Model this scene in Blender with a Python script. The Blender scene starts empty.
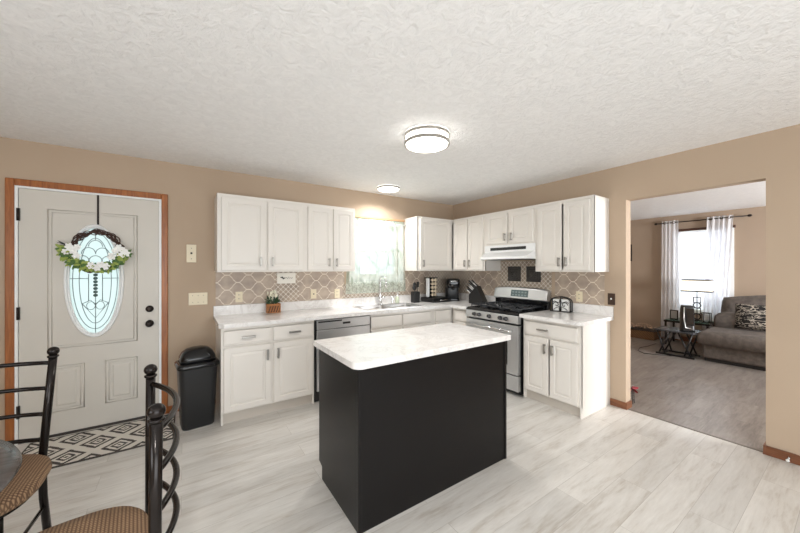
import bpy, bmesh, math, random
from mathutils import Vector, Matrix
random.seed(7)
C = bpy.context.scene.collection
SC = bpy.context.scene
PI = math.pi
def lin(c):
    return tuple(((v/255)/12.92 if v/255 <= .04045 else ((v/255+.055)/1.055)**2.4) for v in c)

# ------------------------------------------------------------ camera
cam = bpy.data.cameras.new('camera'); co = bpy.data.objects.new('camera', cam); C.objects.link(co)
co.location = (-3.6443, -3.8224, 1.4082)
co.rotation_euler = (PI/2, 0, -0.5962)
cam.sensor_width = 36; cam.lens = 317.71*36/800
cam.shift_y = (268.14-266.5)/800
cam.clip_start = .02
SC.camera = co
# ------------------------------------------------------------ world (overcast daylight outside the windows)
w = bpy.data.worlds.new('sky'); SC.world = w; w.use_nodes = True
w.node_tree.nodes['Background'].inputs[0].default_value = (.93, .98, 1, 1)
w.node_tree.nodes['Background'].inputs[1].default_value = 1.35
# ------------------------------------------------------------ large lights: added fill at unseen openings, daylight at the living room window
def area(name, loc, rot, sx, sy, power, col, spread=PI):
    l = bpy.data.lights.new(name, 'AREA'); l.shape = 'RECTANGLE'; l.size = sx; l.size_y = sy
    l.energy = power; l.spread = math.radians(150); l.color = col; l.spread = spread
    o = bpy.data.objects.new(name, l); C.objects.link(o); o.location = loc; o.rotation_euler = rot
    return o
area('patio_fill', (-3.6, -6.75, 1.15), (math.radians(103), 0, 0), 3.8, 2.0, 98, (.90, .955, 1))  # added fill from behind the camera, tilted up to brighten the ceiling
area('side_fill', (-6.5, -4.0, 1.4), (0, math.radians(-100), 0), 1.2, 2.2, 34, (.90, .955, 1))  # added fill outside the unseen left window, more ambient light
area('living_fill', (2.3, -6.75, 1.45), (math.radians(100), 0, 0), 1.8, 1.3, 260, (.97, .98, 1))  # added fill at the unseen rear opening, brightens the living room
area('daylight_living_window', (4.62, -2.08, 1.45), (0, math.radians(90), 0), 1.4, .7, 34, (.95, .975, 1))
SC.view_settings.view_transform = 'Standard'; SC.view_settings.look = 'None'
SC.view_settings.gamma = 1; SC.view_settings.use_curve_mapping = False
SC.view_settings.exposure = 0.2
SC.cycles.use_denoising = True
SC.cycles.max_bounces = 10; SC.cycles.diffuse_bounces = 6; SC.cycles.transparent_max_bounces = 12
SC.cycles.sample_clamp_indirect = 8; SC.cycles.caustics_refractive = False; SC.cycles.caustics_reflective = False

# ------------------------------------------------------------ materials
def mat(name, col, rough=.5, metal=0, spec=.5, emit=0, coat=0, trans=0):
    m = bpy.data.materials.new(name); m.use_nodes = True
    b = m.node_tree.nodes['Principled BSDF']
    b.inputs['Base Color'].default_value = (*lin(col), 1)
    b.inputs['Roughness'].default_value = rough; b.inputs['Metallic'].default_value = metal
    b.inputs['Specular IOR Level'].default_value = spec
    b.inputs['Coat Weight'].default_value = coat
    if trans: b.inputs['Transmission Weight'].default_value = trans
    if emit:
        b.inputs['Emission Color'].default_value = (*lin(col), 1); b.inputs['Emission Strength'].default_value = emit
    m.diffuse_color = (*lin(col), 1)
    return m
class N:
    """tiny node helper"""
    def __init__(s, m): s.t = m.node_tree; s.b = s.t.nodes['Principled BSDF']
    def n(s, typ, **kw):
        x = s.t.nodes.new(typ)
        for k, v in kw.items():
            if k.startswith('_'): x.inputs[k[1:].replace('_', ' ')].default_value = v
            else: setattr(x, k, v)
        return x
    def l(s, a, b): s.t.links.new(a, b)
    def coord(s, scale=(1, 1, 1), rot=(0, 0, 0), kind='Object'):
        g = s.n('ShaderNodeTexCoord'); mp = s.n('ShaderNodeMapping')
        mp.inputs['Scale'].default_value = scale; mp.inputs['Rotation'].default_value = rot
        s.l(g.outputs[kind], mp.inputs[0]); return mp.outputs[0]
    def noise(s, co, scale, detail=4, rough=.55, dist=0):
        x = s.n('ShaderNodeTexNoise'); x.inputs['Scale'].default_value = scale; x.inputs['Detail'].default_value = detail
        x.inputs['Roughness'].default_value = rough; x.inputs['Distortion'].default_value = dist
        s.l(co, x.inputs['Vector']); return x.outputs['Fac']
    def ramp(s, fac, stops):
        r = s.n('ShaderNodeValToRGB'); e = r.color_ramp.elements
        while len(e) < len(stops): e.new(.5)
        for i, (p, c) in enumerate(stops):
            e[i].position = p; e[i].color = (*lin(c), 1)
        s.l(fac, r.inputs[0]); return r.outputs[0]
    def math(s, op, a, b=None, c=None):
        x = s.n('ShaderNodeMath'); x.operation = op
        for i, v in enumerate((a, b, c)):
            if v is None: continue
            if isinstance(v, (int, float)): x.inputs[i].default_value = v
            else: s.l(v, x.inputs[i])
        return x.outputs[0]
    def mix(s, fac, a, b, blend='MIX'):
        x = s.n('ShaderNodeMix'); x.data_type = 'RGBA'; x.blend_type = blend
        for i, v in ((0, fac), (6, a), (7, b)):
            if isinstance(v, (int, float)): x.inputs[i].default_value = v
            elif isinstance(v, tuple): x.inputs[i].default_value = (*lin(v), 1)
            else: s.l(v, x.inputs[i])
        return x.outputs[2]
    def bump(s, h, strength=.3, dist=.01):
        x = s.n('ShaderNodeBump'); x.inputs['Strength'].default_value = strength; x.inputs['Distance'].default_value = dist
        s.l(h, x.inputs['Height']); s.l(x.outputs[0], s.b.inputs['Normal'])
    def color(s, c): s.l(c, s.b.inputs['Base Color'])
MT = {}
def wallmat(name, col, d=3):
    m = mat(name, col, .75, spec=.25); n = N(m); co = n.coord()
    n.color(n.ramp(n.noise(co, 1.3, 2), [(.3, tuple(v-d for v in col)), (.7, tuple(v+d for v in col))]))
    n.bump(n.noise(co, 120, 2), .06, .004); return m
MT['wall'] = wallmat('tan_wall_paint', (184, 164, 143))
MT['wall_lr'] = wallmat('taupe_wall_paint', (170, 152, 134))
m = MT['ceiling'] = mat('textured_ceiling', (240, 240, 240), .8, spec=.2); n = N(m); co_ = n.coord()
v1 = n.noise(co_, 16, 5, .6, 1.6); v2 = n.noise(co_, 45, 3, .6, .6)
h = n.math('ADD', n.math('MULTIPLY', n.math('SMOOTH_MIN', v1, .56, .08), 1.0), n.math('MULTIPLY', v2, .25))
n.bump(h, .4, .028)
n.color(n.ramp(v1, [(.35, (238, 238, 238)), (.65, (246, 246, 246))]))

def floormat(name, base, dark, light, rot, rough, pw=.18, pl=1.22, gap=(120, 108, 96)):
    m = mat(name, base, rough, spec=.5); n = N(m)
    co = n.coord(rot=(0, 0, rot))
    br = n.n('ShaderNodeTexBrick'); br.offset = .37
    br.inputs['Scale'].default_value = 1; br.inputs['Brick Width'].default_value = pl; br.inputs['Row Height'].default_value = pw
    br.inputs['Mortar Size'].default_value = .0012; br.inputs['Mortar Smooth'].default_value = .3
    br.inputs['Color1'].default_value = (.0, .0, .0, 1); br.inputs['Color2'].default_value = (1, 1, 1, 1); br.inputs['Mortar'].default_value = (.5, .5, .5, 1)
    n.l(co, br.inputs['Vector'])
    cs = n.coord(scale=(1.2, 9, 1), rot=(0, 0, rot))
    off = n.n('ShaderNodeVectorMath'); off.operation = 'ADD'; n.l(cs, off.inputs[0])
    sc = n.n('ShaderNodeVectorMath'); sc.operation = 'SCALE'; sc.inputs['Scale'].default_value = 7
    n.l(br.outputs['Color'], sc.inputs[0]); n.l(sc.outputs[0], off.inputs[1])
    g1 = n.noise(off.outputs[0], 1.6, 6, .6, .8); g2 = n.noise(off.outputs[0], 9, 4, .65, .3)
    g = n.math('ADD', n.math('MULTIPLY', g1, .7), n.math('MULTIPLY', g2, .3))
    c = n.ramp(g, [(.30, dark), (.47, base), (.68, light)])
    tint = n.ramp(br.outputs['Color'], [(0, (240, 240, 240)), (1, (255, 255, 255))])
    c = n.mix(1.0, c, tint, 'MULTIPLY')
    c = n.mix(n.math('MULTIPLY', br.outputs['Fac'], .45), c, gap)
    n.color(c); n.bump(g2, .06, .003)
    return m
MT['floor'] = floormat('light_oak_vinyl_planks', (212, 208, 202), (186, 177, 166), (227, 224, 219), 0, .32)
MT['floor_lr'] = floormat('grey_vinyl_planks', (132, 124, 117), (102, 94, 88), (156, 148, 141), 0, .3, .3, .6, (95, 90, 86))

def woodmat(name, a, b, axis=2, rough=.35):
    m = mat(name, a, rough); n = N(m)
    s = [14, 14, 14]; s[axis] = 1.2
    co = n.coord(scale=tuple(s)); g = n.noise(co, 3, 5, .6, 1.2)
    n.color(n.ramp(g, [(.3, a), (.7, b)])); return m
MT['oakz'] = woodmat('honey_oak_trim_upright', (132, 72, 28), (172, 104, 48), 2)
MT['oakx'] = woodmat('honey_oak_trim_level', (122, 66, 28), (160, 94, 44), 0)
MT['oaky'] = woodmat('brown_oak_baseboard', (104, 62, 38), (138, 88, 58), 1)
MT['cab'] = mat('white_cabinet_paint', (226, 221, 214), .38)
MT['toe'] = mat('toe_kick_paint', (202, 194, 184), .5)
MT['nickel'] = mat('brushed_nickel', (176, 172, 166), .35, 1)
MT['steel'] = mat('stainless_steel', (196, 196, 196), .28, 1)
m = MT['steelb'] = mat('brushed_stainless_front', (205, 206, 207), .36, .85); n = N(m)
n.bump(n.noise(n.coord(scale=(1, 1, 90)), 12, 2), .04, .002)
MT['chrome'] = mat('polished_chrome', (225, 225, 225), .08, 1)
MT['black'] = mat('satin_black', (24, 24, 25), .35)
MT['blackgloss'] = mat('gloss_black', (14, 14, 16), .12)
MT['iron'] = mat('cast_iron', (30, 31, 33), .5)
MT['plastic_black'] = mat('black_plastic', (30, 31, 33), .32)
MT['island'] = mat('black_island_paint', (20, 18, 18), .3, spec=.22)
MT['door'] = mat('off_white_door_paint', (208, 203, 194), .42)
MT['white'] = mat('white_enamel', (235, 236, 236), .25)
MT['vinyl'] = mat('white_vinyl', (238, 240, 240), .35)
MT['almond'] = mat('almond_plastic', (226, 214, 186), .4)
MT['hole'] = mat('socket_black', (50, 42, 34), .6)
MT['brownplate'] = mat('bronze_switch_plate', (62, 44, 34), .4)
MT['bronze'] = mat('oil_rubbed_bronze', (38, 30, 27), .35, .6)
MT['lampglass'] = mat('opal_lamp_glass', (255, 250, 240), .3, emit=6)
MT['lampglass2'] = mat('opal_lamp_glass_bright', (255, 252, 246), .3, emit=6)
MT['chair'] = mat('black_painted_steel', (34, 29, 27), .2, .6)
m = MT['quartz'] = mat('white_marbled_laminate', (228, 226, 224), .1); n = N(m); co_ = n.coord()
v = n.noise(co_, 3.2, 8, .65, 2.2); v = n.math('ABSOLUTE', n.math('SUBTRACT', v, .5))
n.color(n.mix(n.math('MULTIPLY', n.ramp(n.noise(co_, 7, 5), [(.4, (0, 0, 0)), (.6, (255, 255, 255))]), .5),
        n.ramp(v, [(0, (216, 212, 209)), (.035, (232, 230, 228)), (.2, (240, 238, 236))]), (234, 231, 228)))
m = MT['seat'] = mat('woven_brown_seat', (146, 112, 80), .8); n = N(m); co_ = n.coord(scale=(26, 26, 26))
ck = n.n('ShaderNodeTexWave'); ck.inputs['Scale'].default_value = 1.1; ck.bands_direction = 'X'; n.l(co_, ck.inputs['Vector'])
ck2 = n.n('ShaderNodeTexWave'); ck2.inputs['Scale'].default_value = 1.1; ck2.bands_direction = 'Y'; n.l(co_, ck2.inputs['Vector'])
wv = n.math('MULTIPLY', ck.outputs['Fac'], ck2.outputs['Fac'])
n.color(n.mix(n.noise(n.coord(), 9, 3), n.ramp(wv, [(0, (86, 62, 44)), (.5, (158, 124, 92))]), n.ramp(wv, [(0, (110, 82, 60)), (.5, (176, 146, 114))]))); n.bump(wv, .5, .004)
m = MT['tabletop'] = mat('slate_brown_tabletop', (78, 72, 70), .22); n = N(m)
n.color(n.ramp(n.noise(n.coord(scale=(1, 6, 1)), 3, 6, .6, 1), [(.3, (62, 56, 54)), (.7, (98, 92, 90))]))

# lantern trellis and small mosaic backsplash sheets (x along sheet, z up)
def lantern():
    m = mat('lantern_trellis_backsplash', (176, 158, 142), .45); n = N(m)
    g = n.n('ShaderNodeTexCoord'); sp = n.n('ShaderNodeSeparateXYZ'); n.l(g.outputs['Object'], sp.inputs[0])
    u = n.math('PINGPONG', n.math('DIVIDE', sp.outputs[0], .1045), 1.0)
    v = n.math('PINGPONG', n.math('DIVIDE', n.math('ADD', sp.outputs[2], -.079), .079), 1.0)
    x_ = n.math('MINIMUM', n.math('MAXIMUM', n.math('DIVIDE', n.math('SUBTRACT', u, .19), .58), 0.0), 1.0)
    x_ = n.math('ADD', x_, n.math('MULTIPLY', n.math('SINE', n.math('MULTIPLY', x_, 4*PI)), .045))
    line = n.math('LESS_THAN', n.math('ABSOLUTE', n.math('SUBTRACT', v, x_)), .062)
    cell = n.noise(n.coord(), 7, 2)
    n.color(n.mix(line, n.ramp(cell, [(.35, (164, 148, 135)), (.65, (188, 171, 154))]), (228, 217, 200)))
    return m
MT['lantern'] = lantern()
def mosaic():
    m = mat('small_mosaic_backsplash', (176, 164, 150), .4); n = N(m)
    g = n.n('ShaderNodeTexCoord'); sp = n.n('ShaderNodeSeparateXYZ'); n.l(g.outputs['Object'], sp.inputs[0])
    a = n.math('MULTIPLY', sp.outputs[0], 2*PI/.058); b = n.math('MULTIPLY', sp.outputs[2], 2*PI/.058)
    f = n.math('ADD', n.math('COSINE', a), n.math('COSINE', b))
    line = n.math('LESS_THAN', n.math('ABSOLUTE', f), .42)
    blk = n.noise(n.coord(), 9, 3)
    n.color(n.mix(line, n.ramp(blk, [(.35, (148, 133, 119)), (.65, (180, 163, 145))]), (212, 202, 189)))
    return m
MT['mosaic'] = mosaic()

# ------------------------------------------------------------ mesh helper
class M:
    def __init__(s): s.v = []; s.f = []; s.sm = []
    def add(s, vs, fs, smooth=False):
        o = len(s.v); s.v += [tuple(v) for v in vs]
        for f in fs: s.f.append([i+o for i in f]); s.sm.append(smooth)
        return s
    def box(s, x0, x1, y0, y1, z0, z1):
        x0, x1 = sorted((x0, x1)); y0, y1 = sorted((y0, y1)); z0, z1 = sorted((z0, z1))
        return s.add([(x, y, z) for z in (z0, z1) for x, y in ((x0, y0), (x1, y0), (x1, y1), (x0, y1))],
                     [(3, 2, 1, 0), (4, 5, 6, 7), (0, 1, 5, 4), (1, 2, 6, 5), (2, 3, 7, 6), (3, 0, 4, 7)])
    def loft(s, rings, cap=True, smooth=True, closed=False):
        n = len(rings[0]); vs = [v for r in rings for v in r]; fs = []
        R = len(rings)
        for i in range(R if closed else R-1):
            for j in range(n):
                a = i*n+j; b = i*n+(j+1) % n; i2 = (i+1) % R
                fs.append((a, b, i2*n+(j+1) % n, i2*n+j))
        s.add(vs, fs, smooth)
        if cap and not closed:
            s.add(rings[0], [tuple(range(n))[::-1]]); s.add(rings[-1], [tuple(range(n))])
        return s
    def lathe(s, prof, c=(0, 0, 0), seg=32, smooth=True, cap=True):
        return s.loft([[(c[0]+r*math.cos(2*PI*j/seg), c[1]+r*math.sin(2*PI*j/seg), c[2]+z) for j in range(seg)] for r, z in prof], cap, smooth)
    def tube(s, pts, r, seg=8, closed=False, flat=1.0):
        P = [Vector(p) for p in pts]; n = len(P); rings = []
        rr = r if isinstance(r, (list, tuple)) else [r]*n
        up = None
        for i, p in enumerate(P):
            if closed: t = (P[(i+1) % n]-P[i-1])
            else: t = P[min(i+1, n-1)]-P[max(i-1, 0)]
            t.normalize()
            if up is None:
                up = Vector((0, 0, 1)) if abs(t.z) < .9 else Vector((1, 0, 0))
            a = up - t*up.dot(t)
            if a.length < 1e-6: a = t.orthogonal()
            a.normalize(); up = a; b = t.cross(a)
            rings.append([tuple(p+a*rr[i]*flat*math.cos(2*PI*j/seg)+b*rr[i]*math.sin(2*PI*j/seg)) for j in range(seg)])
        return s.loft(rings, True, True, closed)
    def ell(s, c, r, seg=16, rings=8):
        R = []
        for i in range(1, rings):
            th = PI*i/rings
            R.append([(c[0]+r[0]*math.sin(th)*math.cos(2*PI*j/seg), c[1]+r[1]*math.sin(th)*math.sin(2*PI*j/seg), c[2]-r[2]*math.cos(th)) for j in range(seg)])
        s.loft(R, False, True)
        o = len(s.v)
        s.v += [(c[0], c[1], c[2]-r[2]), (c[0], c[1], c[2]+r[2])]
        base = o-len(R)*seg
        for j in range(seg):
            s.f.append([o, base+(j+1) % seg, base+j]); s.sm.append(True)
            l = base+(len(R)-1)*seg
            s.f.append([o+1, l+j, l+(j+1) % seg]); s.sm.append(True)
        return s
    def prism(s, poly, a, b, axis='z', smooth=False):
        def P(u, v, w): return {'z': (u, v, w), 'y': (u, w, v), 'x': (w, u, v)}[axis]
        n = len(poly)
        s.add([P(u, v, a) for u, v in poly]+[P(u, v, b) for u, v in poly],
              [tuple(range(n))[::-1], tuple(range(n, 2*n))])
        s.add([P(u, v, a) for u, v in poly]+[P(u, v, b) for u, v in poly],
              [(i, (i+1) % n, n+(i+1) % n, n+i) for i in range(n)], smooth)
        return s
    def xf(s, mtx):
        s.v = [tuple(mtx @ Vector(v)) for v in s.v]; return s
    def build(s, name, material, parent=None, bevel=0, loc=(0, 0, 0), rz=0, subsurf=0):
        me = bpy.data.meshes.new(name); me.from_pydata(s.v, [], s.f)
        bm = bmesh.new(); bm.from_mesh(me)
        for i, f in enumerate(bm.faces): f.smooth = s.sm[i]
        bmesh.ops.remove_doubles(bm, verts=bm.verts, dist=1e-6)
        bmesh.ops.recalc_face_normals(bm, faces=bm.faces)
        bm.to_mesh(me); bm.free()
        if any(s.sm) and not all(s.sm):
            pass
        me.materials.append(material)
        o = bpy.data.objects.new(name, me); C.objects.link(o)
        if parent: o.parent = parent
        o.location = loc; o.rotation_euler = (0, 0, rz)
        if bevel:
            b = o.modifiers.new('bevel', 'BEVEL'); b.width = bevel; b.segments = 2; b.limit_method = 'ANGLE'; b.angle_limit = .6
        if subsurf:
            b = o.modifiers.new('ss', 'SUBSURF'); b.levels = subsurf; b.render_levels = subsurf
        return o
def tag(o, label, cat, group=None):
    o['label'] = label; o['category'] = cat
    if group: o['group'] = group
    return o
def thing(name, label, cat, loc=(0, 0, 0), rz=0, group=None):
    o = bpy.data.objects.new(name, None); C.objects.link(o); o.empty_display_size = .1
    o.location = loc; o.rotation_euler = (0, 0, rz); return tag(o, label, cat, group)
def struct(o): o['kind'] = 'structure'; return o
def copy_tree(o, parent=None):
    c = o.copy(); C.objects.link(c)
    if parent: c.parent = parent
    for ch in list(o.children): copy_tree(ch, c)
    return c
def rrect(x0, x1, y0, y1, r, seg=6, corners=(1, 1, 1, 1)):
    out = []
    for k, (cx, cy, a0) in enumerate(((x1-r, y1-r, 0), (x0+r, y1-r, PI/2), (x0+r, y0+r, PI), (x1-r, y0+r, 1.5*PI))):
        if corners[k]:
            for i in range(seg+1):
                a = a0+PI/2*i/seg; out.append((cx+r*math.cos(a), cy+r*math.sin(a)))
        else:
            sx = 1 if k in (0, 3) else -1; sy = 1 if k in (0, 1) else -1
            out.append((cx+r*sx, cy+r*sy))
    return out

# ------------------------------------------------------------ the setting
H = 2.44
XL, YR, XF = -6.3, -6.6, 4.35     # left wall, rear wall, far living-room wall
struct(M().box(XL-.12, .02, YR-.12, .12, -.08, 0).build('floor', MT['floor']))
struct(M().box(.02, XF+.12, YR-.12, .12, -.08, 0).build('floor_living_room', MT['floor_lr']))
struct(M().box(XL-.12, .11, YR-.12, .12, H, H+.08).build('ceiling', MT['ceiling']))
struct(M().box(.11, XF+.12, YR-.12, .12, H, H+.08).build('ceiling_living_room', MT['ceiling']))
DX0, DX1, DZ = -4.762, -3.826, 2.06
WX0, WX1, WZ0, WZ1 = -1.80, -1.085, 1.285, 2.0
wb = M(); T = .12
wb.box(XL-.12, DX0, 0, T, 0, H).box(DX0, DX1, 0, T, DZ, H).box(DX1, WX0, 0, T, 0, H)
wb.box(WX0, WX1, 0, T, 0, WZ0).box(WX0, WX1, 0, T, WZ1, H).box(WX1, .11, 0, T, 0, H)
struct(wb.build('wall_back', MT['wall']))
OY0, OY1, OZ = -2.465, -3.387, 2.09
struct(M().box(0, .11, -0.0, OY0, 0, H).box(0, .11, OY0, OY1, OZ, H).box(0, .11, OY1, YR, 0, H).build('wall_right', MT['wall']))
# left and rear walls, with unseen openings added for the fill light
lw = M(); lw.box(XL-.12, XL, 0, -2.9, 0, H).box(XL-.12, XL, -5.1, YR, 0, H).box(XL-.12, XL, -2.9, -5.1, 0, .9).box(XL-.12, XL, -2.9, -5.1, 2.1, H)
struct(lw.build('wall_left', MT['wall']))
rw = M(); rw.box(XL-.12, -5.0, YR-.12, YR, 0, H).box(-5.0, -1.0, YR-.12, YR, 2.15, H).box(-1.0, .11, YR-.12, YR, 0, H)
struct(rw.build('wall_rear', MT['wall']))
rl = M(); rl.box(.11, 1.4, YR-.12, YR, 0, H).box(1.4, 3.2, YR-.12, YR, 0, .8).box(1.4, 3.2, YR-.12, YR, 2.1, H).box(3.2, XF+.12, YR-.12, YR, 0, H)
struct(rl.build('wall_living_rear', MT['wall_lr']))
struct(M().box(.11, XF+.12, 0, .12, 0, H).build('wall_living_side', MT['wall_lr']))
LY0, LY1, LZ0, LZ1 = -1.72, -2.44, .62, 2.12
lf = M(); lf.box(XF, XF+.12, 0, LY0, 0, H).box(XF, XF+.12, LY1, YR, 0, H).box(XF, XF+.12, LY0, LY1, 0, LZ0).box(XF, XF+.12, LY0, LY1, LZ1, H)
struct(lf.build('wall_living_far', MT['wall_lr']))
# living-room face of the dividing wall is the same drywall; trims
bb = M().box(-.014, 0, -2.328, OY0-.014, 0, .068).box(0, .11, OY0-.014, OY0, 0, .068)
struct(bb.build('baseboard_right_jamb', MT['oaky'], bevel=.003))
struct(M().box(-.014, 0, OY1+.012, YR, 0, .068).box(-.014, .11, OY1, OY1+.012, 0, .068).build('baseboard_right', MT['oaky'], bevel=.003))
struct(M().box(-3.776, -3.375, -.012, 0, 0, .068).build('baseboard_back', MT['oakx'], bevel=.003))
struct(M().box(XF-.014, XF, -.02, YR, 0, .09).build('baseboard_living_far', MT['oaky'], bevel=.003))
struct(M().box(.010, .030, OY0-.014, OY1+.012, 0, .0035).build('trim_1', mat('grey_floor_transition', (118, 110, 102), .5)))
# door casing
dc = M()
dc.box(-4.812, -4.762, -.02, 0, 0, 2.122).box(-3.827, -3.777, -.02, 0, 0, 2.122)
dc.box(-4.762, -3.827, -.0205, 0, 2.068, 2.122)
struct(dc.build('trim_2', MT['oakz'], bevel=.006))
struct(M().box(-4.762, -4.745, -.012, .1, 0, 2.068).box(-3.844, -3.827, -.012, .1, 0, 2.068).box(-4.745, -3.844, -.012, .1, 2.052, 2.068).build('trim_3', MT['vinyl']))
struct(M().box(-4.745, -3.844, -.01, .1, 0, .018).build('trim_4', mat('dark_threshold', (60, 54, 50), .5)))

# window behind the sink
wf = thing('window_1', 'white double hung window over the sink', 'window', (0, 0, 0)); wf['kind'] = 'structure'
f = M(); t = .045
f.box(WX0, WX0+t, .03, .09, WZ0, WZ1).box(WX1-t, WX1, .03, .09, WZ0, WZ1).box(WX0+t, WX1-t, .03, .09, WZ0, WZ0+t).box(WX0+t, WX1-t, .03, .09, WZ1-t, WZ1)
f.box(WX0+t, WX1-t, .035, .08, 1.625, 1.665)
f.build('window_frame', MT['vinyl'], wf)
gm = mat('window_glass', (235, 245, 248), .03, trans=1, spec=.3)
# thin pane that lets daylight straight in
nt = gm.node_tree; tb = nt.nodes.new('ShaderNodeBsdfTransparent'); tb.inputs[0].default_value = (.93, .97, .97, 1)
gl = nt.nodes.new('ShaderNodeBsdfGlossy'); gl.inputs['Roughness'].default_value = .03
mx = nt.nodes.new('ShaderNodeMixShader'); mx.inputs[0].default_value = .06
nt.links.new(tb.outputs[0], mx.inputs[1]); nt.links.new(gl.outputs[0], mx.inputs[2]); nt.links.new(mx.outputs[0], nt.nodes['Material Output'].inputs[0])
MT['glass'] = gm
M().box(WX0+t, WX1-t, .055, .060, WZ0+t, WZ1-t).build('window_pane', gm, wf)
cs = M().box(-1.86, WX0, -.018, 0, 1.2, 2.075).box(WX1, -1.0, -.018, 0, 1.2, 2.075).box(WX0, WX1, -.018, 0, 1.2, WZ0).box(WX0, WX1, -.018, 0, WZ1, 2.075)
cs.build('window_casing', MT['vinyl'], wf, bevel=.003)
struct(M().box(-1.92, -.985, -.032, 0, 2.080, 2.108).build('trim_5', mat('pale_wood_head_trim', (186, 150, 112), .5), bevel=.003))
# unseen rear and left windows, added so ambient light can enter
pw = thing('window_2', 'unseen patio opening added behind the camera for ambient light', 'window'); pw['kind'] = 'structure'
f = M()
for x in (-5.0, -3.05, -1.08): f.box(x, x+.08, YR-.1, YR-.03, 0, 2.15)
f.box(-5, -1, YR-.1, YR-.03, 0, .08).box(-5, -1, YR-.1, YR-.03, 2.07, 2.15)
f.build('window_frame', MT['vinyl'], pw)
w3 = M()
for y in (-2.94, -4.0, -5.1): w3.box(XL-.1, XL-.03, y, y+.05, .9, 2.1)
w3.box(XL-.1, XL-.03, -5.1, -2.9, .9, .95).box(XL-.1, XL-.03, -5.1, -2.9, 2.05, 2.1)
struct(w3.build('window_3', MT['vinyl']))
# living room window
lwn = thing('window_4', 'living room window', 'window'); lwn['kind'] = 'structure'
f = M(); t = .05
f.box(XF+.02, XF+.08, LY0, LY0-t, LZ0, LZ1).box(XF+.02, XF+.08, LY1+t, LY1, LZ0, LZ1).box(XF+.02, XF+.08, LY0-t, LY1+t, LZ0, LZ0+t).box(XF+.02, XF+.08, LY0-t, LY1+t, LZ1-t, LZ1).box(XF+.03, XF+.07, LY0-t, LY1+t, 1.33, 1.37)
f.build('window_frame', MT['vinyl'], lwn)
M().box(XF+.048, XF+.053, LY0-t, LY1+t, LZ0+t, LZ1-t).build('window_pane', gm, lwn)
c = M().box(XF-.02, XF, LY0+.06, LY0, LZ0-.06, LZ1).box(XF-.02, XF, LY1, LY1-.06, LZ0-.06, LZ1).box(XF-.03, XF, LY0+.06, LY1-.06, LZ0-.06, LZ0)
c.build('window_casing', MT['vinyl'], lwn)
M().box(XF-.03, XF, LY0+.08, LY1-.08, LZ1, LZ1+.045).build('window_head', mat('dark_wood_head', (74, 46, 34), .4), lwn)

# ------------------------------------------------------------ backsplash sheets
def sheet(i, x0, x1, z0, z1, material, side):
    m = M().box(0, x1-x0, -.003, 0, 0, z1-z0)
    o = m.build('trim_%d' % i, material, loc=(x0, 0, z0) if side == 'b' else (0, -x0, z0), rz=0 if side == 'b' else -PI/2)
    return struct(o)
Z0, Z1 = 1.017, 1.368
sheet(11, -3.375, -2.78, Z0, Z1, MT['lantern'], 'b'); sheet(12, -2.78, -2.51, Z0, Z1, MT['mosaic'], 'b')
sheet(13, -2.51, -1.93, Z0, Z1, MT['lantern'], 'b'); sheet(14, -1.93, -.96, Z0, 1.198, MT['mosaic'], 'b')
sheet(15, -.96, -.52, Z0, Z1, MT['lantern'], 'b'); sheet(16, -.52, 0, Z0, Z1, MT['mosaic'], 'b')
sheet(17, .004, .42, Z0, Z1, MT['mosaic'], 'r'); sheet(18, .42, .95, Z0, Z1, MT['lantern'], 'r')
sheet(19, .95, 1.69, Z0, 1.50, MT['mosaic'], 'r'); sheet(20, 1.735, 2.27, Z0, Z1, MT['lantern'], 'r')

# ------------------------------------------------------------ cabinets
def panel(x0, x1, z0, z1, yf, t=.02, fw=.05, raised=True):
    """door leaf whose front face lies at yf-t, with a grooved raised centre panel"""
    m = M(); loops = [(0, 0), (0, -(t-.004)), (.004, -t)]
    if raised: loops += [(fw, -t), (fw+.004, -(t-.006)), (fw+.012, -(t-.006)), (fw+.028, -(t-.001))]
    else: loops += [(.012, -t), (.02, -t-.002)]
    rings = [[(x0+i, yf+d, z0+i), (x1-i, yf+d, z0+i), (x1-i, yf+d, z1-i), (x0+i, yf+d, z1-i)] for i, d in loops]
    return m.loft(rings, True, False)
def handle(parent, x, z, yf, vert=True, L=.10):
    m = M(); h = L/2
    if vert:
        m.box(x-.0085, x+.0085, yf-.030, yf-.019, z-h, z+h)
        for s in (-1, 1): m.box(x-.007, x+.007, yf-.02, yf, z+s*(h-.012)-.008, z+s*(h-.012)+.008)
    else:
        m.box(x-h, x+h, yf-.030, yf-.019, z-.009, z+.009)
        for s in (-1, 1): m.box(x+s*(h-.012)-.008, x+s*(h-.012)+.008, yf-.02, yf, z-.007, z+.007)
    return m.build('handle', MT['nickel'], parent, bevel=.0025)
def carcass(root, w, d, z0, z1, toe=0, open_front=True):
    m = M(); t = .016
    zb = z0+toe
    m.box(0, t, -d, -.001, z0, z1).box(w-t, w, -d, -.001, z0, z1)
    m.box(t, w-t, -d, -.001, zb, zb+t).box(t, w-t, -d, -.001, z1-t, z1).box(t, w-t, -.012, -.001, zb+t, z1-t)
    m.build('carcass', MT['cab'], root, bevel=.0015)
    if toe:
        M().box(t, w-t, -d+.035, -d+.05, z0, zb).build('toe_kick', MT['toe'], root)
def frame(root, w, d, z0, z1, stiles, rails):
    """stiles: list of (x0,x1); rails: list of (z0,z1)"""
    m = M(); s = sorted(stiles)
    for a, b in s: m.box(a, b, -d-.001, -d+.018, z0, z1)
    for a, b in rails:
        for i in range(len(s)-1): m.box(s[i][1], s[i+1][0], -d-.001, -d+.018, a, b)
    m.build('face_frame', MT['cab'], root)
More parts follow.
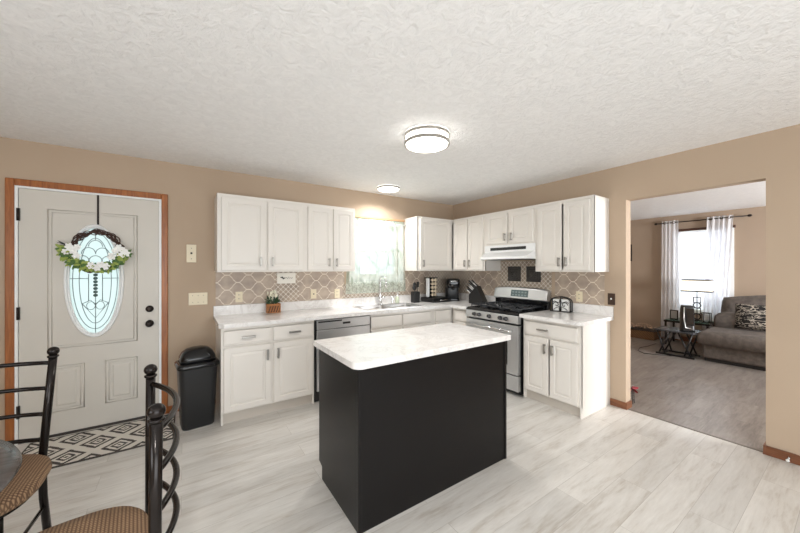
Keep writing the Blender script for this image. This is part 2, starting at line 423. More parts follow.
def upper(name, label, loc, rz, w, h, doors, handles, stiles, d=.32, group='white wall cabinets'):
    r = thing(name, label, 'cabinet', loc, rz, group)
    carcass(r, w, d, 0, h); frame(r, w, d, 0, h, stiles, [(0, .03), (h-.045, h)])
    for (a, b), hx in zip(doors, handles):
        o = panel(a, b, .016, h-.036, -d-.002).build('door', MT['cab'], r)
        if hx is not None: handle(o, hx, .105 if h > .6 else .095, -d-.022, True, .095)
    return r
x0 = -3.385
upper('wall_cabinet', 'wide white two-door wall cabinet nearest the front door', (x0, 0, 1.37), 0, .845, .76,
      [(.034, .437), (.455, .818)], [.385, .5], [(0, .06), (.42, .47), (.785, .845)])
x0 = -2.54
upper('wall_cabinet', 'white two-door wall cabinet just left of the sink window', (x0, 0, 1.37), 0, .61, .76,
      [(.028, .313), (.329, .588)], [.272, .365], [(0, .05), (.29, .35), (.56, .61)])
upper('wall_cabinet', 'white corner wall cabinet right of the sink window with one wide door', (-.975, 0, 1.37), 0, .645+.328, .76,
      [(.035, .60)], [.085], [(0, .06), (.575, .655), (.94, .973)])
upper('wall_cabinet', 'white two-door wall cabinet between the corner and the range hood', (0, -.345, 1.37), -PI/2, .605, .76,
      [(.022, .292), (.308, .580)], [.258, .342], [(0, .04), (.28, .32), (.56, .605)])
upper('wall_cabinet', 'short white two-door wall cabinet above the range hood', (0, -.951, 1.70), -PI/2, .734, .43,
      [(.03, .362), (.384, .712)], [.328, .425], [(0, .05), (.345, .40), (.69, .734)])
upper('wall_cabinet', 'white two-door wall cabinet nearest the living room with dark gap between doors', (0, -1.686, 1.37), -PI/2, .628, .76,
      [(.035, .310), (.332, .592)], [.288, .363], [(0, .055), (.577, .628)])

def base_cab(label, loc, rz, w, doors, drawers, d=.585, stiles=None, zt=.874):
    r = thing('base_cabinet', label, 'cabinet', loc, rz, 'white base cabinets')
    carcass(r, w, d, 0, zt, .1)
    frame(r, w, d, .1, zt, stiles or [(0, .045), (w-.045, w)], [(.1, .125), (.68, .72), (zt-.03, zt)])
    for a, b, hx, lab in doors:
        o = panel(a, b, .112, .688, -d-.002).build('door', MT['cab'], r)
        if hx: handle(o, hx, .588, -d-.022, True)
    for a, b, hx in drawers:
        o = panel(a, b, .708, .842, -d-.002, raised=False).build('drawer', MT['cab'], r)
        if hx: handle(o, hx, .776, -d-.022, False, .115)
    return r
base_cab('white base cabinet beside the trash can, two drawers over two doors', (-3.375, 0, 0), 0, .845,
         [(.02, .42, .385, 0), (.445, .83, .482, 0)], [(.02, .42, .22), (.445, .83, .64)], stiles=[(0, .04), (.41, .455), (.81, .845)])
base_cab('white sink base cabinet with false drawer fronts, right of the dishwasher', (-1.862, 0, 0), 0, .935,
         [(.0, .43, .39, 0), (.45, .90, .49, 0)], [(.0, .43, None), (.45, .90, None)], stiles=[(0, .03), (.425, .455), (.895, .935)])
base_cab('white corner base cabinet with a narrow drawer, right of the sink', (-.926, 0, 0), 0, .926,
         [(.04, .30, None, 0)], [(.035, .31, None)], stiles=[(0, .045), (.30, .35), (.88, .926)])
base_cab('narrow white base cabinet left of the range', (0, -.607, 0), -PI/2, .308,
         [(.045, .290, .25, 0)], [(.045, .290, None)], stiles=[(0, .05), (.28, .308)])
base_cab('white base cabinet right of the range, one drawer over two doors', (0, -1.712, 0), -PI/2, .612,
         [(.02, .295, .262, 0), (.311, .582, .342, 0)], [(.02, .582, .24)], stiles=[(0, .03), (.567, .612)])

# countertops
ct = thing('countertop', 'long L-shaped white marbled countertop with the sink set in', 'countertop', (0, 0, 0), group='white marbled countertops')
z0, z1 = .876, .914
SX0, SX1, SY0, SY1 = -1.845, -1.055, -.545, -.135
m = M()
m.prism([(-3.395, -.012), (-3.395, -.605), (-3.355, -.645), (SX0, -.645), (SX0, -.012)], z0, z1)
m.box(SX0, SX1, -.645, SY0, z0, z1).box(SX0, SX1, SY1, -.012, z0, z1)
m.prism([(SX1, -.012), (SX1, -.645), (-.675, -.645), (-.645, -.675), (-.645, -.916), (-.012, -.916), (-.012, -.012)], z0, z1)
m.build('worktop', MT['quartz'], ct)
M().box(-3.395, -.001, -.02, -.001, z0, 1.015).box(-.02, -.001, -.02, -.916, z0, 1.015).build('upstand', MT['quartz'], ct, bevel=.003)
c2 = thing('countertop', 'short white marbled countertop piece right of the range', 'countertop', (0, 0, 0), group='white marbled countertops')
M().prism([(-.012, -1.702), (-.645, -1.702), (-.645, -2.315), (-.63, -2.345), (-.605, -2.357), (-.012, -2.357)], z0, z1).build('worktop', MT['quartz'], c2)
M().box(-.02, -.001, -1.702, -2.357, z0, 1.015).build('upstand', MT['quartz'], c2, bevel=.003)

# sink
sk = thing('sink', 'stainless double bowl sink below the curtained window', 'sink', (-1.45, -.34, .914))
m = M(); X0, X1, Y0, Y1 = -.42, .42, -.225, .225
bowls = [(-.385, -.012), (.012, .385)]
def bowl(m, a, b):
    y0, y1 = -.195, .165
    rings = [[(x, y, .004) for x, y in rrect(a, b, y0, y1, .05)], [(x, y, -.02) for x, y in rrect(a+.006, b-.006, y0+.006, y1-.006, .05)],
             [(x, y, -.15) for x, y in rrect(a+.02, b-.02, y0+.02, y1-.02, .05)], [(x, y, -.165) for x, y in rrect(a+.05, b-.05, y0+.05, y1-.05, .05)]]
    m.loft(rings, False, True); m.add(rings[-1], [tuple(range(len(rings[-1])))])
for a, b in bowls:
    b_ = M(); bowl(b_, a, b); b_.lathe([(.035, -.164), (.035, -.161), (.02, -.162)], ((a+b)/2, 0, 0), 16)
    b_.build('bowl', MT['steel'], sk)
rm = M()
rm.box(X0, X1, Y0, -.195, 0, .004).box(X0, X1, .165, Y1, 0, .004).box(X0, -.385, -.195, .165, 0, .004).box(.385, X1, -.195, .165, 0, .004).box(-.012, .012, -.195, .165, 0, .004)
rm.build('rim', MT['steel'], sk)
# faucet
fc = thing('faucet', 'chrome gooseneck faucet behind the double sink', 'faucet', (-1.43, -.075, .914))
M().lathe([(.03, .004), (.03, .012), (.02, .03), (.019, .09), (.021, .12), (.015, .14)], seg=20).build('base', MT['chrome'], fc)
pts = [(0, 0, .13), (0, 0, .25), (0, 0, .31)]+[(0, -.075+.075*math.cos(a), .31+.075*math.sin(a)) for a in [PI*i/10 for i in range(1, 10)]]+[(0, -.15, .30), (0, -.15, .26)]
M().tube(pts, .011, 12).tube([(0, -.15, .275), (0, -.15, .235)], .016, 12).build('spout', MT['chrome'], fc)
M().tube([(.018, 0, .085), (.075, -.01, .10)], [.014, .008], 10).build('handle', MT['chrome'], fc)
# soap bottle and sprayer
sp = thing('soap_bottle', 'small clear soap bottle with pump right of the faucet', 'bottle', (-1.155, -.085, .914))
M().lathe([(.026, .004), (.028, .015), (.028, .075), (.012, .095), (.012, .105)], seg=16).build('body', mat('pale_soap', (206, 214, 190), .2), sp)
M().tube([(0, 0, .105), (0, 0, .145), (0, -.035, .145)], .005).lathe([(.014, .1), (.014, .115)], seg=12).build('pump', MT['vinyl'], sp)
sy = tag(M().lathe([(.016, .004), (.018, .02), (.012, .04), (.015, .09), (.011, .11)], seg=14).build('sink_sprayer', MT['chrome'], loc=(-1.235, -.08, .914)), 'slim chrome side sprayer between faucet and soap bottle', 'sprayer')

# dishwasher
dw = thing('dishwasher', 'stainless dishwasher under the counter between the white cabinets', 'dishwasher', (-2.525, 0, 0))
M().box(.003, .655, -.575, -.03, .01, .872).build('body', MT['black'], dw)
M().box(.022, .648, -.605, -.576, .12, .755).build('door', MT['steelb'], dw, bevel=.004)
o = M().box(.022, .648, -.605, -.576, .762, .862).build('control_panel', MT['steelb'], dw, bevel=.004)
M().box(.035, .30, -.6075, -.6045, .835, .85).build('vent', MT['black'], o)
M().box(.31, .40, -.6075, -.6045, .80, .822).build('badge', MT['black'], o)
M().box(.03, .64, -.54, -.53, .01, .115).build('toe_panel', MT['black'], dw)

# range
rg = thing('gas_range', 'freestanding stainless gas range with black cooktop', 'stove', (0, -.922, 0), -PI/2)
W = .774
M().box(.004, W-.004, -.60, -.03, .02, .895).build('body', MT['black'], rg, bevel=.003)
M().prism([(-.655, .885), (-.62, .914), (-.05, .914), (-.05, .885)], 0+.0, W, 'x').build('cooktop', MT['blackgloss'], rg, bevel=.003)
cp = M().prism([(-.602, .795), (-.655, .795), (-.668, .803), (-.652, .882), (-.602, .884)], .004, W-.004, 'x').build('control_panel', MT['steelb'], rg, bevel=.002)
for k, x in enumerate((.155, .232, .387, .545, .622)):
    kn = M().lathe([(.024, 0), (.024, .008), (.018, .014), (.017, .034), (.012, .036)], seg=20)
    kn.box(-.004, .004, -.017, .017, .03, .041)
    kn.xf(Matrix.Translation((x, -.661, .84)) @ Matrix.Rotation(math.radians(80), 4, 'X'))
    kn.build('knob', MT['plastic_black'] if 0 else mat('dark_steel_knob', (92, 92, 94), .3, .9), rg)
od = M().box(.006, W-.006, -.655, -.602, .235, .775).build('oven_door', MT['steelb'], rg, bevel=.006)
M().box(.14, W-.14, -.6575, -.6548, .33, .60).build('oven_window', MT['blackgloss'], od)
hd = M().tube([(.05, -.70, .715), (W-.05, -.70, .715)], .014, 12)
for x in (.075, W-.075): hd.tube([(x, -.70, .715), (x, -.652, .715)], .011, 10)
hd.build('handle', MT['chrome'], od)
dr = M().box(.006, W-.006, -.65, -.602, .055, .225).build('storage_drawer', MT['steelb'], rg, bevel=.006)
M().box(.16, W-.16, -.657, -.649, .168, .182).build('handle', MT['steel'], dr, bevel=.002)
bg = M().prism([(-.03, .9142), (-.085, .9142), (-.085, 1.02), (-.03, 1.02)], .006, W-.006, 'x').build('backguard', MT['blackgloss'], rg, bevel=.003)
# rounded steel console
prof = []
m = M(); NS = 14
topz = lambda x: 1.150+.014*math.sin(PI*min(1, max(0, x/W)))
sec = []
for i in range(NS+1):
    x = .0+W*i/NS; tz = topz(x)-(.012 if i in (0, NS) else 0)
    sec.append([(x, -.03, 1.015), (x, -.105, 1.008), (x, -.118, 1.02), (x, -.092, tz-.01), (x, -.08, tz), (x, -.03, tz)])
m.loft(sec, True, False)
cn = m.build('console', MT['steelb'], rg, bevel=.004)
dsp = M().box(.275, .525, -.0035, .001, -.04, .045)
dsp.xf(Matrix.Translation((0, -.1045, 1.083)) @ Matrix.Rotation(math.radians(-11.2), 4, 'X'))
dsp.build('display', mat('grey_green_display', (96, 112, 112), .25), cn)
btn = M()
for bx in range(5):
    for bz in range(2): btn.box(.295+bx*.045, .322+bx*.045, -.0048, -.003, -.028+bz*.036, -.010+bz*.036)
btn.xf(Matrix.Translation((0, -.1045, 1.083)) @ Matrix.Rotation(math.radians(-11.2), 4, 'X'))
btn.build('buttons', mat('pale_button_print', (128, 144, 144), .4), cn)
M().lathe([(.007, 0), (.007, .004)], seg=12).xf(Matrix.Translation((.40, -.1095, 1.034)) @ Matrix.Rotation(math.radians(80), 4, 'X')).build('knob', MT['black'], cn)
# burners and grates
for bx, by, br in ((.16, -.2, .035), (.16, -.47, .045), (.387, -.335, .05), (.614, -.2, .035), (.614, -.47, .045)):
    M().lathe([(br+.02, .914), (br+.018, .922), (br, .924), (br, .934), (br-.008, .938)], (bx, by, 0), 20).build('burner', MT['iron'], rg)
for gx0, gx1 in ((.03, .268), (.272, .502), (.506, .744)):
    g = M(); zt = .948; r = .0065; y0, y1 = -.59, -.10
    g.tube([(gx0+.01, y0, zt), (gx1-.01, y0, zt), (gx1-.01, y1, zt), (gx0+.01, y1, zt)], r, 6, closed=True)
    cx = (gx0+gx1)/2
    g.tube([(gx0+.01, (y0+y1)/2, zt), (gx1-.01, (y0+y1)/2, zt)], r, 6)
    for cy in ((y0*3+y1)/4, (y0+3*y1)/4):
        g.tube([(gx0+.01, cy, zt), (cx-.025, cy, zt+.006)], r, 6).tube([(gx1-.01, cy, zt), (cx+.025, cy, zt+.006)], r, 6)
        for s in (-1, 1):
            g.tube([(cx, cy+s*.12, zt), (cx, cy+s*.03, zt+.006)], r, 6)
            g.tube([(cx-.09, cy+s*.12, zt), (cx-.03, cy+s*.035, zt+.004)], r*.9, 6).tube([(cx+.09, cy+s*.12, zt), (cx+.03, cy+s*.035, zt+.004)], r*.9, 6)
    for fx in (gx0+.012, gx1-.012):
        for fy in (y0, y1): g.tube([(fx, fy, .915), (fx, fy, zt)], r, 6)
    g.build('grate', mat('grey_cast_iron', (44, 46, 50), .38), rg)

# range hood
hd = thing('range_hood', 'white under-cabinet range hood above the gas range', 'range hood', (0, -.953, 0), -PI/2)
M().loft([[(a, -.001, 1.516), (a, -.001, 1.699), (a, -.335, 1.699), (a, -.338, 1.612), (b, -.505, 1.545), (b, -.512, 1.516)] for a, b in ((.002, .075), (.732, .732))], True, False).build('canopy', MT['white'], hd, bevel=.004)
M().box(.10, .62, -.3405, -.330, 1.633, 1.668).build('vent_strip', MT['black'], hd)
M().box(.05, .68, -.46, -.06, 1.511, 1.517).build('filter', mat('grey_filter_mesh', (120, 122, 124), .4, .7), hd)

# island
isl = thing('kitchen_island', 'black kitchen island with white marbled top in the middle of the floor', 'kitchen island', (-2.279, -2.018, 0))
ix0, ix1, iy0, iy1 = -.606, .606, -.298, .298
pf = [(iy0, 0), (iy0, .876), (iy1, .876), (iy1, .10), (iy1-.055, .085), (iy1-.055, 0)]
M().prism(pf, ix0, ix0+.018, 'x').build('side_panel', MT['island'], isl, bevel=.002)
M().prism(pf, ix1-.018, ix1, 'x').build('side_panel', MT['island'], isl, bevel=.002)
M().box(ix0+.018, ix1-.018, iy0+.003, iy0+.018, 0, .876).build('back_panel', MT['island'], isl)
for x in (ix0-.003, ix1-.019): M().box(x, x+.022, iy0-.004, iy0+.02, 0, .875).build('corner_trim', MT['island'], isl, bevel=.003)
M().box(ix0+.018, ix1-.018, iy1-.07, iy1-.056, 0, .1).build('toe_kick', MT['island'], isl)
fr = M().box(ix0+.018, ix1-.018, iy1-.018, iy1, .10, .14).box(ix0+.018, ix1-.018, iy1-.018, iy1, .84, .876).box(-.03, .03, iy1-.018, iy1, .14, .84)
fr.build('face_frame', MT['island'], isl)
for a, b, hx in ((ix0+.03, -.012, -.06), (.012, ix1-.03, .06)):
    d = panel(-b, -a, .12, .66, 0).xf(Matrix.Translation((0, iy1+.002, 0)) @ Matrix.Rotation(PI, 4, 'Z')).build('door', MT['island'], isl)
    d2 = panel(-b, -a, .68, .85, 0, raised=False).xf(Matrix.Translation((0, iy1+.002, 0)) @ Matrix.Rotation(PI, 4, 'Z')).build('drawer', MT['island'], isl)
M().prism(rrect(-.636, .634, -.322, .330, .055, 8, (0, 0, 1, 0)), .876, .914).build('countertop', MT['quartz'], isl, bevel=.004)

# ------------------------------------------------------------ front door
fd = thing('front_door', 'off-white front door with an oval leaded glass window', 'door', (-4.2945, .0, 0)); 
# local: x from -.4465..+.4465, front at y=.0-.. slab y .0 .. .044
hx = .4475; zb, zt = .02, 2.05
ocz, orx, orz = 1.298, .178, .478
NP = 64
def oval(rx, rz, y, cz=ocz): return [(rx*math.cos(2*PI*i/NP), y, cz+rz*math.sin(2*PI*i/NP)) for i in range(NP)]
def rectpts(y):
    out = []
    for i in range(NP):
        a = 2*PI*i/NP; dx, dz = math.cos(a), math.sin(a)
        ts = []
        if abs(dx) > 1e-9: ts.append(hx/abs(dx))
        if dz > 1e-9: ts.append((zt-ocz)/dz)
        if dz < -1e-9: ts.append((ocz-zb)/-dz)
        t_ = min(ts); out.append([dx*t_, y, ocz+dz*t_])
    for cxn, czn in ((hx, zt), (-hx, zt), (-hx, zb), (hx, zb)):
        j = min(range(NP), key=lambda k: (out[k][0]-cxn)**2+(out[k][2]-czn)**2); out[j] = [cxn, y, czn]
    return [tuple(p) for p in out]
yf, yb = -.002, .042
m = M()
m.loft([oval(orx, orz, yf), rectpts(yf), rectpts(yb), oval(orx, orz, yb)], False, False, closed=True)
slab = m.build('slab', MT['door'], fd)
def mould(x0, x1, z0, z1, r=.006, y=yf, name='panel_moulding'):
    mm = M()
    for ins, rr, dy in ((0, r, 0), (.022, r*.6, 0)):
        mm.tube([(x0+ins, y-dy, z0+ins), (x1-ins, y-dy, z0+ins), (x1-ins, y-dy, z1-ins), (x0+ins, y-dy, z1-ins)], rr, 8, closed=True)
    return mm.build(name, MT['door'], fd)
mould(-.285, .285, .735, 1.895)
for a, b in ((-.285, -.07), (.07, .285)):
    mould(a, b, .205, .585)
    M().loft([[(a+i, yf-d, .205+i), (b-i, yf-d, .205+i), (b-i, yf-d, .585-i), (a+i, yf-d, .585-i)] for i, d in ((.04, -.002), (.055, .005))], True, False).build('raised_panel', MT['door'], fd)
rim = M()
for rr, off, y in ((.012, .006, -.008), (.007, -.012, -.006)):
    rim.tube([(x*(1+off/orx), y, ocz+(z-ocz)*(1+off/orz)) for x, _, z in oval(orx, orz, 0)], rr, 8, closed=True)
rim.build('glass_rim', MT['vinyl'], fd)
gmat = mat('textured_door_glass', (222, 234, 232), .25); nt = gmat.node_tree
tb = nt.nodes.new('ShaderNodeBsdfTransparent'); tb.inputs[0].default_value = (.86, .93, .92, 1)
tl = nt.nodes.new('ShaderNodeBsdfTranslucent'); tl.inputs[0].default_value = (.85, .93, .92, 1)
ms = nt.nodes.new('ShaderNodeMixShader'); ms.inputs[0].default_value = .6
nt.links.new(tb.outputs[0], ms.inputs[1]); nt.links.new(tl.outputs[0], ms.inputs[2])
ms2 = nt.nodes.new('ShaderNodeMixShader'); ms2.inputs[0].default_value = .2
nt.links.new(ms.outputs[0], ms2.inputs[1]); nt.links.new(nt.nodes['Principled BSDF'].outputs[0], ms2.inputs[2]); nt.links.new(ms2.outputs[0], nt.nodes['Material Output'].inputs[0])
M().add(oval(orx-.001, orz-.001, .018), [tuple(range(NP))]).add(oval(orx-.001, orz-.001, .023), [tuple(range(NP))]).build('oval_glass', gmat, fd)
# leading
ld = M(); yl = .015; r = .0028
def arc(cx, cz, rx, rz, a0, a1, n=18): return [(cx+rx*math.cos(a0+(a1-a0)*i/n), yl, cz+rz*math.sin(a0+(a1-a0)*i/n)) for i in range(n+1)]
ld.tube(oval(.145, .425, yl), r, 6, closed=True).tube(oval(.104, .375, yl), r, 6, closed=True)
ld.tube([(0, yl, ocz+.47), (0, yl, ocz+.36)], r, 6).tube([(0, yl, ocz-.47), (0, yl, ocz-.10)], r, 6)
ld.tube([(-.17, yl, ocz+.02), (-.103, yl, ocz+.02)], r, 6).tube([(.17, yl, ocz+.02), (.103, yl, ocz+.02)], r, 6)
for cx, cz in ((0, .30), (-.045, .235), (.045, .235), (-.085, .165), (0, .165), (.085, .165)):
    ld.tube(arc(cx, ocz+cz, .045, .055, 0, PI), r, 6)
ld.tube([(-.09, yl, ocz+.16), (-.05, yl, ocz+.08), (0, yl, ocz+.14), (.05, yl, ocz+.08), (.09, yl, ocz+.16)], r, 6)
for x in (-.045, .045): ld.tube([(x, yl, ocz+.06), (x, yl, ocz-.18)], r, 6)
ld.tube([(-.1, yl, ocz+.02), (-.045, yl, ocz+.02)], r, 6).tube([(.1, yl, ocz+.02), (.045, yl, ocz+.02)], r, 6)
ld.tube([(-.085, yl, ocz-.20), (0, yl, ocz-.33), (.085, yl, ocz-.20)], r, 6)
ld.tube([(-.085, yl, ocz-.20), (-.03, yl, ocz-.17), (0, yl, ocz-.22), (.03, yl, ocz-.17), (.085, yl, ocz-.20)], r, 6)
ld.tube(arc(-.03, ocz-.22, .028, .035, 0, 2*PI), r*.8, 6).tube(arc(.03, ocz-.22, .028, .035, 0, 2*PI), r*.8, 6)
ld.build('leading', mat('lead_came', (120, 128, 130), .35, .6), fd)
cl = M()
for i in range(7): cl.ell((0, .012, ocz+.05-i*.03), (.016, .006, .014), 10, 6)
cl.build('centre_jewels', mat('dark_bevelled_glass', (70, 92, 88), .1), fd)
for z, nm in ((1.024, 'deadbolt'), (.886, 'door_knob')):
    if nm == 'deadbolt': k = M().lathe([(.031, 0), (.031, .008), (.026, .014), (.012, .022)], seg=24)
    else: k = M().lathe([(.032, 0), (.032, .006), (.014, .012), (.013, .03), (.027, .042), (.029, .055), (.02, .066), (.006, .068)], seg=24)
    k.xf(Matrix.Translation((.378, yf, z)) @ Matrix.Rotation(PI/2, 4, 'X')).build(nm, MT['bronze'], fd)
for z in (1.838, 1.045, .255):
    M().box(-.458, -.440, -.016, -.002, z-.05, z+.05).tube([(-.4485, -.018, z-.05), (-.4485, -.018, z+.05)], .006, 8).build('hinge', MT['bronze'], fd)

# wreath
wr = thing('wreath', 'twig wreath with white flowers hanging on the front door', 'wreath', (-4.272, -.045, 1.555))
tw = M(); rnd = random.Random(3)
for k in range(9):
    ph = rnd.random()*6; a1 = rnd.uniform(.008, .02); n1 = rnd.choice((5, 7, 9)); R = .158+rnd.uniform(-.012, .012)
    tw.tube([((R+a1*math.cos(n1*t_+ph))*math.cos(t_), -.004+a1*.9*math.sin(n1*t_+ph), (R+.012+a1*math.cos(n1*t_+ph))*math.sin(t_)) for t_ in [2*PI*i/72 for i in range(72)]], .0045, 5, closed=True)
tw.build('twig_ring', mat('dark_twigs', (72, 50, 42), .8), wr)
lv = [M(), M()]
def leaf(m, c, d, L, W_, curl=.3):
    d = Vector(d).normalized(); up = Vector((rnd.uniform(-.4, .4), -1, rnd.uniform(-.4, .4))).normalized()
    s = d.cross(up).normalized(); c = Vector(c)
    pts = [c, c+d*L*.35+s*W_+up*.003, c+d*L*.75+s*W_*.7+up*.004, c+d*L-up*curl*L*.3, c+d*L*.75-s*W_*.7+up*.004, c+d*L*.35-s*W_+up*.003, c+d*L*.5+up*.008]
    m.add(pts, [(0, 1, 6), (1, 2, 6), (2, 3, 6), (3, 4, 6), (4, 5, 6), (5, 0, 6)], True)
for i in range(210):
    a = rnd.uniform(PI*1.02, PI*1.98) if i > 24 else rnd.uniform(PI*.93, PI*1.05)
    R = rnd.uniform(.12, .20); c = (R*1.06*math.cos(a), rnd.uniform(-.05, -.012), .005+R*.84*math.sin(a))
    a2 = a+rnd.uniform(-1.2, 1.2)
    leaf(lv[i % 2], c, (math.cos(a2), rnd.uniform(-.5, .1), math.sin(a2)), rnd.uniform(.035, .06), rnd.uniform(.009, .015))
lv[0].build('foliage', mat('olive_green_leaves', (150, 166, 78), .55), wr)
lv[1].build('foliage', mat('deep_green_leaves', (78, 112, 52), .55), wr)
sp_ = M()
for i in range(9):
    a = PI*.93+rnd.uniform(-.5, .35); leaf(sp_, (-.17, -.02, .035), (math.cos(a), rnd.uniform(-.3, .1), math.sin(a)), .085, .004)
sp_.build('dark_sprig', mat('dark_sprig', (48, 52, 50), .6), wr)
fl = [(-.165, .035), (-.14, .005), (-.185, -.01), (-.115, .03), (-.12, -.04), (-.03, -.125), (.03, -.115), (.06, -.13), (.10, -.045), (.125, .005), (.15, .03), (.175, .01), (.19, -.015), (.16, -.035), (.005, -.14)]
fm = mat('white_silk_petals', (248, 248, 245), .6)
for x, z in fl:
    f_ = M(); c = Vector((x, -.05, z)); s = rnd.uniform(.022, .032)
    for ring, (nn, L_, tilt) in enumerate(((6, s*1.25, .25), (5, s*.8, .8))):
        for k in range(nn):
            a = 2*PI*k/nn+ring*.5+rnd.random()*.3; leaf(f_, c, (math.cos(a), -tilt, math.sin(a)), L_, L_*.38, 0)
    f_.ell(tuple(c+Vector((0, -.008, 0))), (.006, .006, .006), 8, 5)
    f_.build('flower', fm, wr)
hk = tag(M().box(-4.282, -4.268, -.008, -.004, 1.71, 2.052).box(-4.282, -4.268, -.032, -.004, 1.705, 1.71).box(-4.282, -4.268, -.036, -.032, 1.705, 1.735).build('wreath_hanger', MT['bronze']), 'thin dark metal hanger strap over the top of the front door', 'hook')

# rug
rgm = mat('diamond_rug_weave', (220, 214, 204), .95); n = N(rgm)
g = n.n('ShaderNodeTexCoord'); sx = n.n('ShaderNodeSeparateXYZ'); n.l(g.outputs['Object'], sx.inputs[0])
def snap(v, q): return n.math('MULTIPLY', n.math('FLOOR', n.math('DIVIDE', v, q)), q)
Px, Py = .297, .318
fx = n.math('PINGPONG', n.math('DIVIDE', n.math('ADD', snap(sx.outputs[0], .0075), .035), Px/2), 1.0)
fy = n.math('PINGPONG', n.math('DIVIDE', snap(sx.outputs[1], .0075), Py/2), 1.0)
dd = n.math('MULTIPLY', n.math('ADD', fx, fy), .5)
dd = n.math('MINIMUM', dd, n.math('SUBTRACT', 1.0, dd))
def bandm(a, b): return n.math('MULTIPLY', n.math('GREATER_THAN', dd, a), n.math('LESS_THAN', dd, b))
dark = n.math('MAXIMUM', n.math('MAXIMUM', n.math('LESS_THAN', dd, .045), bandm(.115, .19)), bandm(.27, .375))
ex = n.math('GREATER_THAN', n.math('ABSOLUTE', sx.outputs[1]), .262)
ex2 = n.math('GREATER_THAN', n.math('ABSOLUTE', sx.outputs[0]), .463)
dark = n.math('MAXIMUM', dark, n.math('MAXIMUM', ex, ex2))
nz = n.noise(n.coord(scale=(300, 300, 300)), 1, 1)
n.color(n.mix(dark, (222, 217, 208), n.ramp(nz, [(.4, (42, 38, 36)), (.62, (96, 90, 84))]))); n.bump(nz, .4, .003)
rug = tag(M().prism(rrect(-.475, .475, -.275, .275, .01, 3), 0, .008).build('door_mat', rgm, loc=(-4.19, -.332, .001)), 'black and cream diamond patterned rug at the front door', 'rug')

# trash can
tc = thing('trash_can', 'black swing-lid trash can between the front door and cabinets', 'trash can', (-3.548, -.405, 0), math.radians(6))
def ring(wx, wy, z, r): return [(x, y, z) for x, y in rrect(-wx, wx, -wy, wy, r, 5)]
M().loft([ring(.118, .10, 0, .04), ring(.124, .106, .012, .04), ring(.148, .128, .53, .05), ring(.150, .130, .545, .05)], True, True).build('bin', MT['plastic_black'], tc)
M().loft([ring(.156, .136, .530, .05), ring(.162, .142, .538, .05), ring(.162, .142, .562, .05), ring(.150, .130, .574, .05), ring(.13, .11, .578, .05)], True, True).build('rim', MT['blackgloss'], tc)
ld_ = M()
ld_.loft([ring(.138, .118, .574, .05), ring(.134, .112, .62, .06), ring(.116, .092, .66, .06), ring(.085, .06, .688, .05), ring(.04, .025, .70, .02)], True, True)
ld_.build('swing_lid', MT['blackgloss'], tc)
fl_ = M()
fl_.tube([(.10*math.cos(a), -.03-.078*math.cos(a*0)*math.sin(a)*.9, .668-.055*math.sin(a)) for a in [PI*i/14 for i in range(15)]], .005, 8)
fl_.build('flap_edge', MT['blackgloss'], tc)

# ------------------------------------------------------------ wall plates
def plate(name, label, cat, x, z, w_, h_, side, mt, kind, group=None):
    loc = (x, 0, z) if side == 'b' else (0, x, z)
    y = -.0035 if kind in ('outlet', 'gfi') or side == 'r' else 0
    if side == 'r' and kind == 'toggle': y = 0
    r = thing(name, label, cat, loc, 0 if side == 'b' else -PI/2, group)
    M().box(-w_/2, w_/2, y-.007, y-.0005, -h_/2, h_/2).build('cover_plate', mt, r, bevel=.002)
    if kind == 'outlet':
        for s in (-1, 1):
            so = M().lathe([(.016, 0), (.016, .003)], seg=20).xf(Matrix.Translation((0, y-.006, s*.021)) @ Matrix.Rotation(PI/2, 4, 'X')).build('socket', MT['almond'], r)
            M().box(-.008, -.005, y-.0105, y-.0085, s*.021-.003, s*.021+.008).box(.005, .008, y-.0105, y-.0085, s*.021-.003, s*.021+.006).build('slots', MT['hole'], so)
    if kind == 'gfi':
        so = M().box(-.017, .017, y-.0095, y-.006, -.033, .033).build('socket', MT['almond'], r)
        M().box(-.008, .008, y-.0115, y-.009, -.006, .006).build('test_button', MT['hole'], so)
    if kind == 'toggle3':
        for dx in (-.046, 0, .046):
            M().box(dx-.005, dx+.005, y-.018, y-.006, -.004, .012).build('toggle', MT['almond'], r)
            M().box(dx-.0025, dx+.0025, y-.0085, y-.0065, .032, .037).box(dx-.0025, dx+.0025, y-.0085, y-.0065, -.037, -.032).build('screws', MT['hole'], r)
    if kind == 'toggle': M().box(-.005, .005, y-.018, y-.006, -.004, .012).build('toggle', MT['vinyl'], r)
    if kind == 'chime':
        M().box(-.008, .008, y-.0095, y-.006, -.006, .012).build('button', MT['hole'], r)
        M().box(-.003, .003, y-.0095, y-.006, .05, .056).box(-.003, .003, y-.0095, y-.006, -.056, -.05).build('screws', MT['hole'], r)
    return r
plate('wall_plate', 'tall almond wall plate with a dark centre above the light switches', 'wall plate', -3.586, 1.555, .082, .178, 'b', MT['almond'], 'chime')
plate('light_switch', 'almond triple light switch plate right of the front door', 'light switch', -3.529, 1.097, .162, .122, 'b', MT['almond'], 'toggle3')
plate('power_outlet', 'almond outlet on the backsplash left of the potted plant', 'outlet', -3.156, 1.097, .07, .115, 'b', MT['almond'], 'outlet', 'almond backsplash outlets')
plate('power_outlet', 'almond outlet on the backsplash right of the small white sign', 'outlet', -2.335, 1.092, .07, .115, 'b', MT['almond'], 'gfi', 'almond backsplash outlets')
plate('power_outlet', 'almond outlet on the backsplash just left of the sink curtain', 'outlet', -2.028, 1.085, .07, .115, 'b', MT['almond'], 'outlet', 'almond backsplash outlets')
plate('power_outlet', 'almond outlet on the backsplash right of the napkin holder', 'outlet', -2.017, 1.092, .07, .115, 'r', MT['almond'], 'outlet', 'almond backsplash outlets')
plate('light_switch', 'dark bronze switch plate with white toggle beside the living room opening', 'light switch', -2.337, 1.089, .068, .118, 'r', MT['brownplate'], 'toggle')
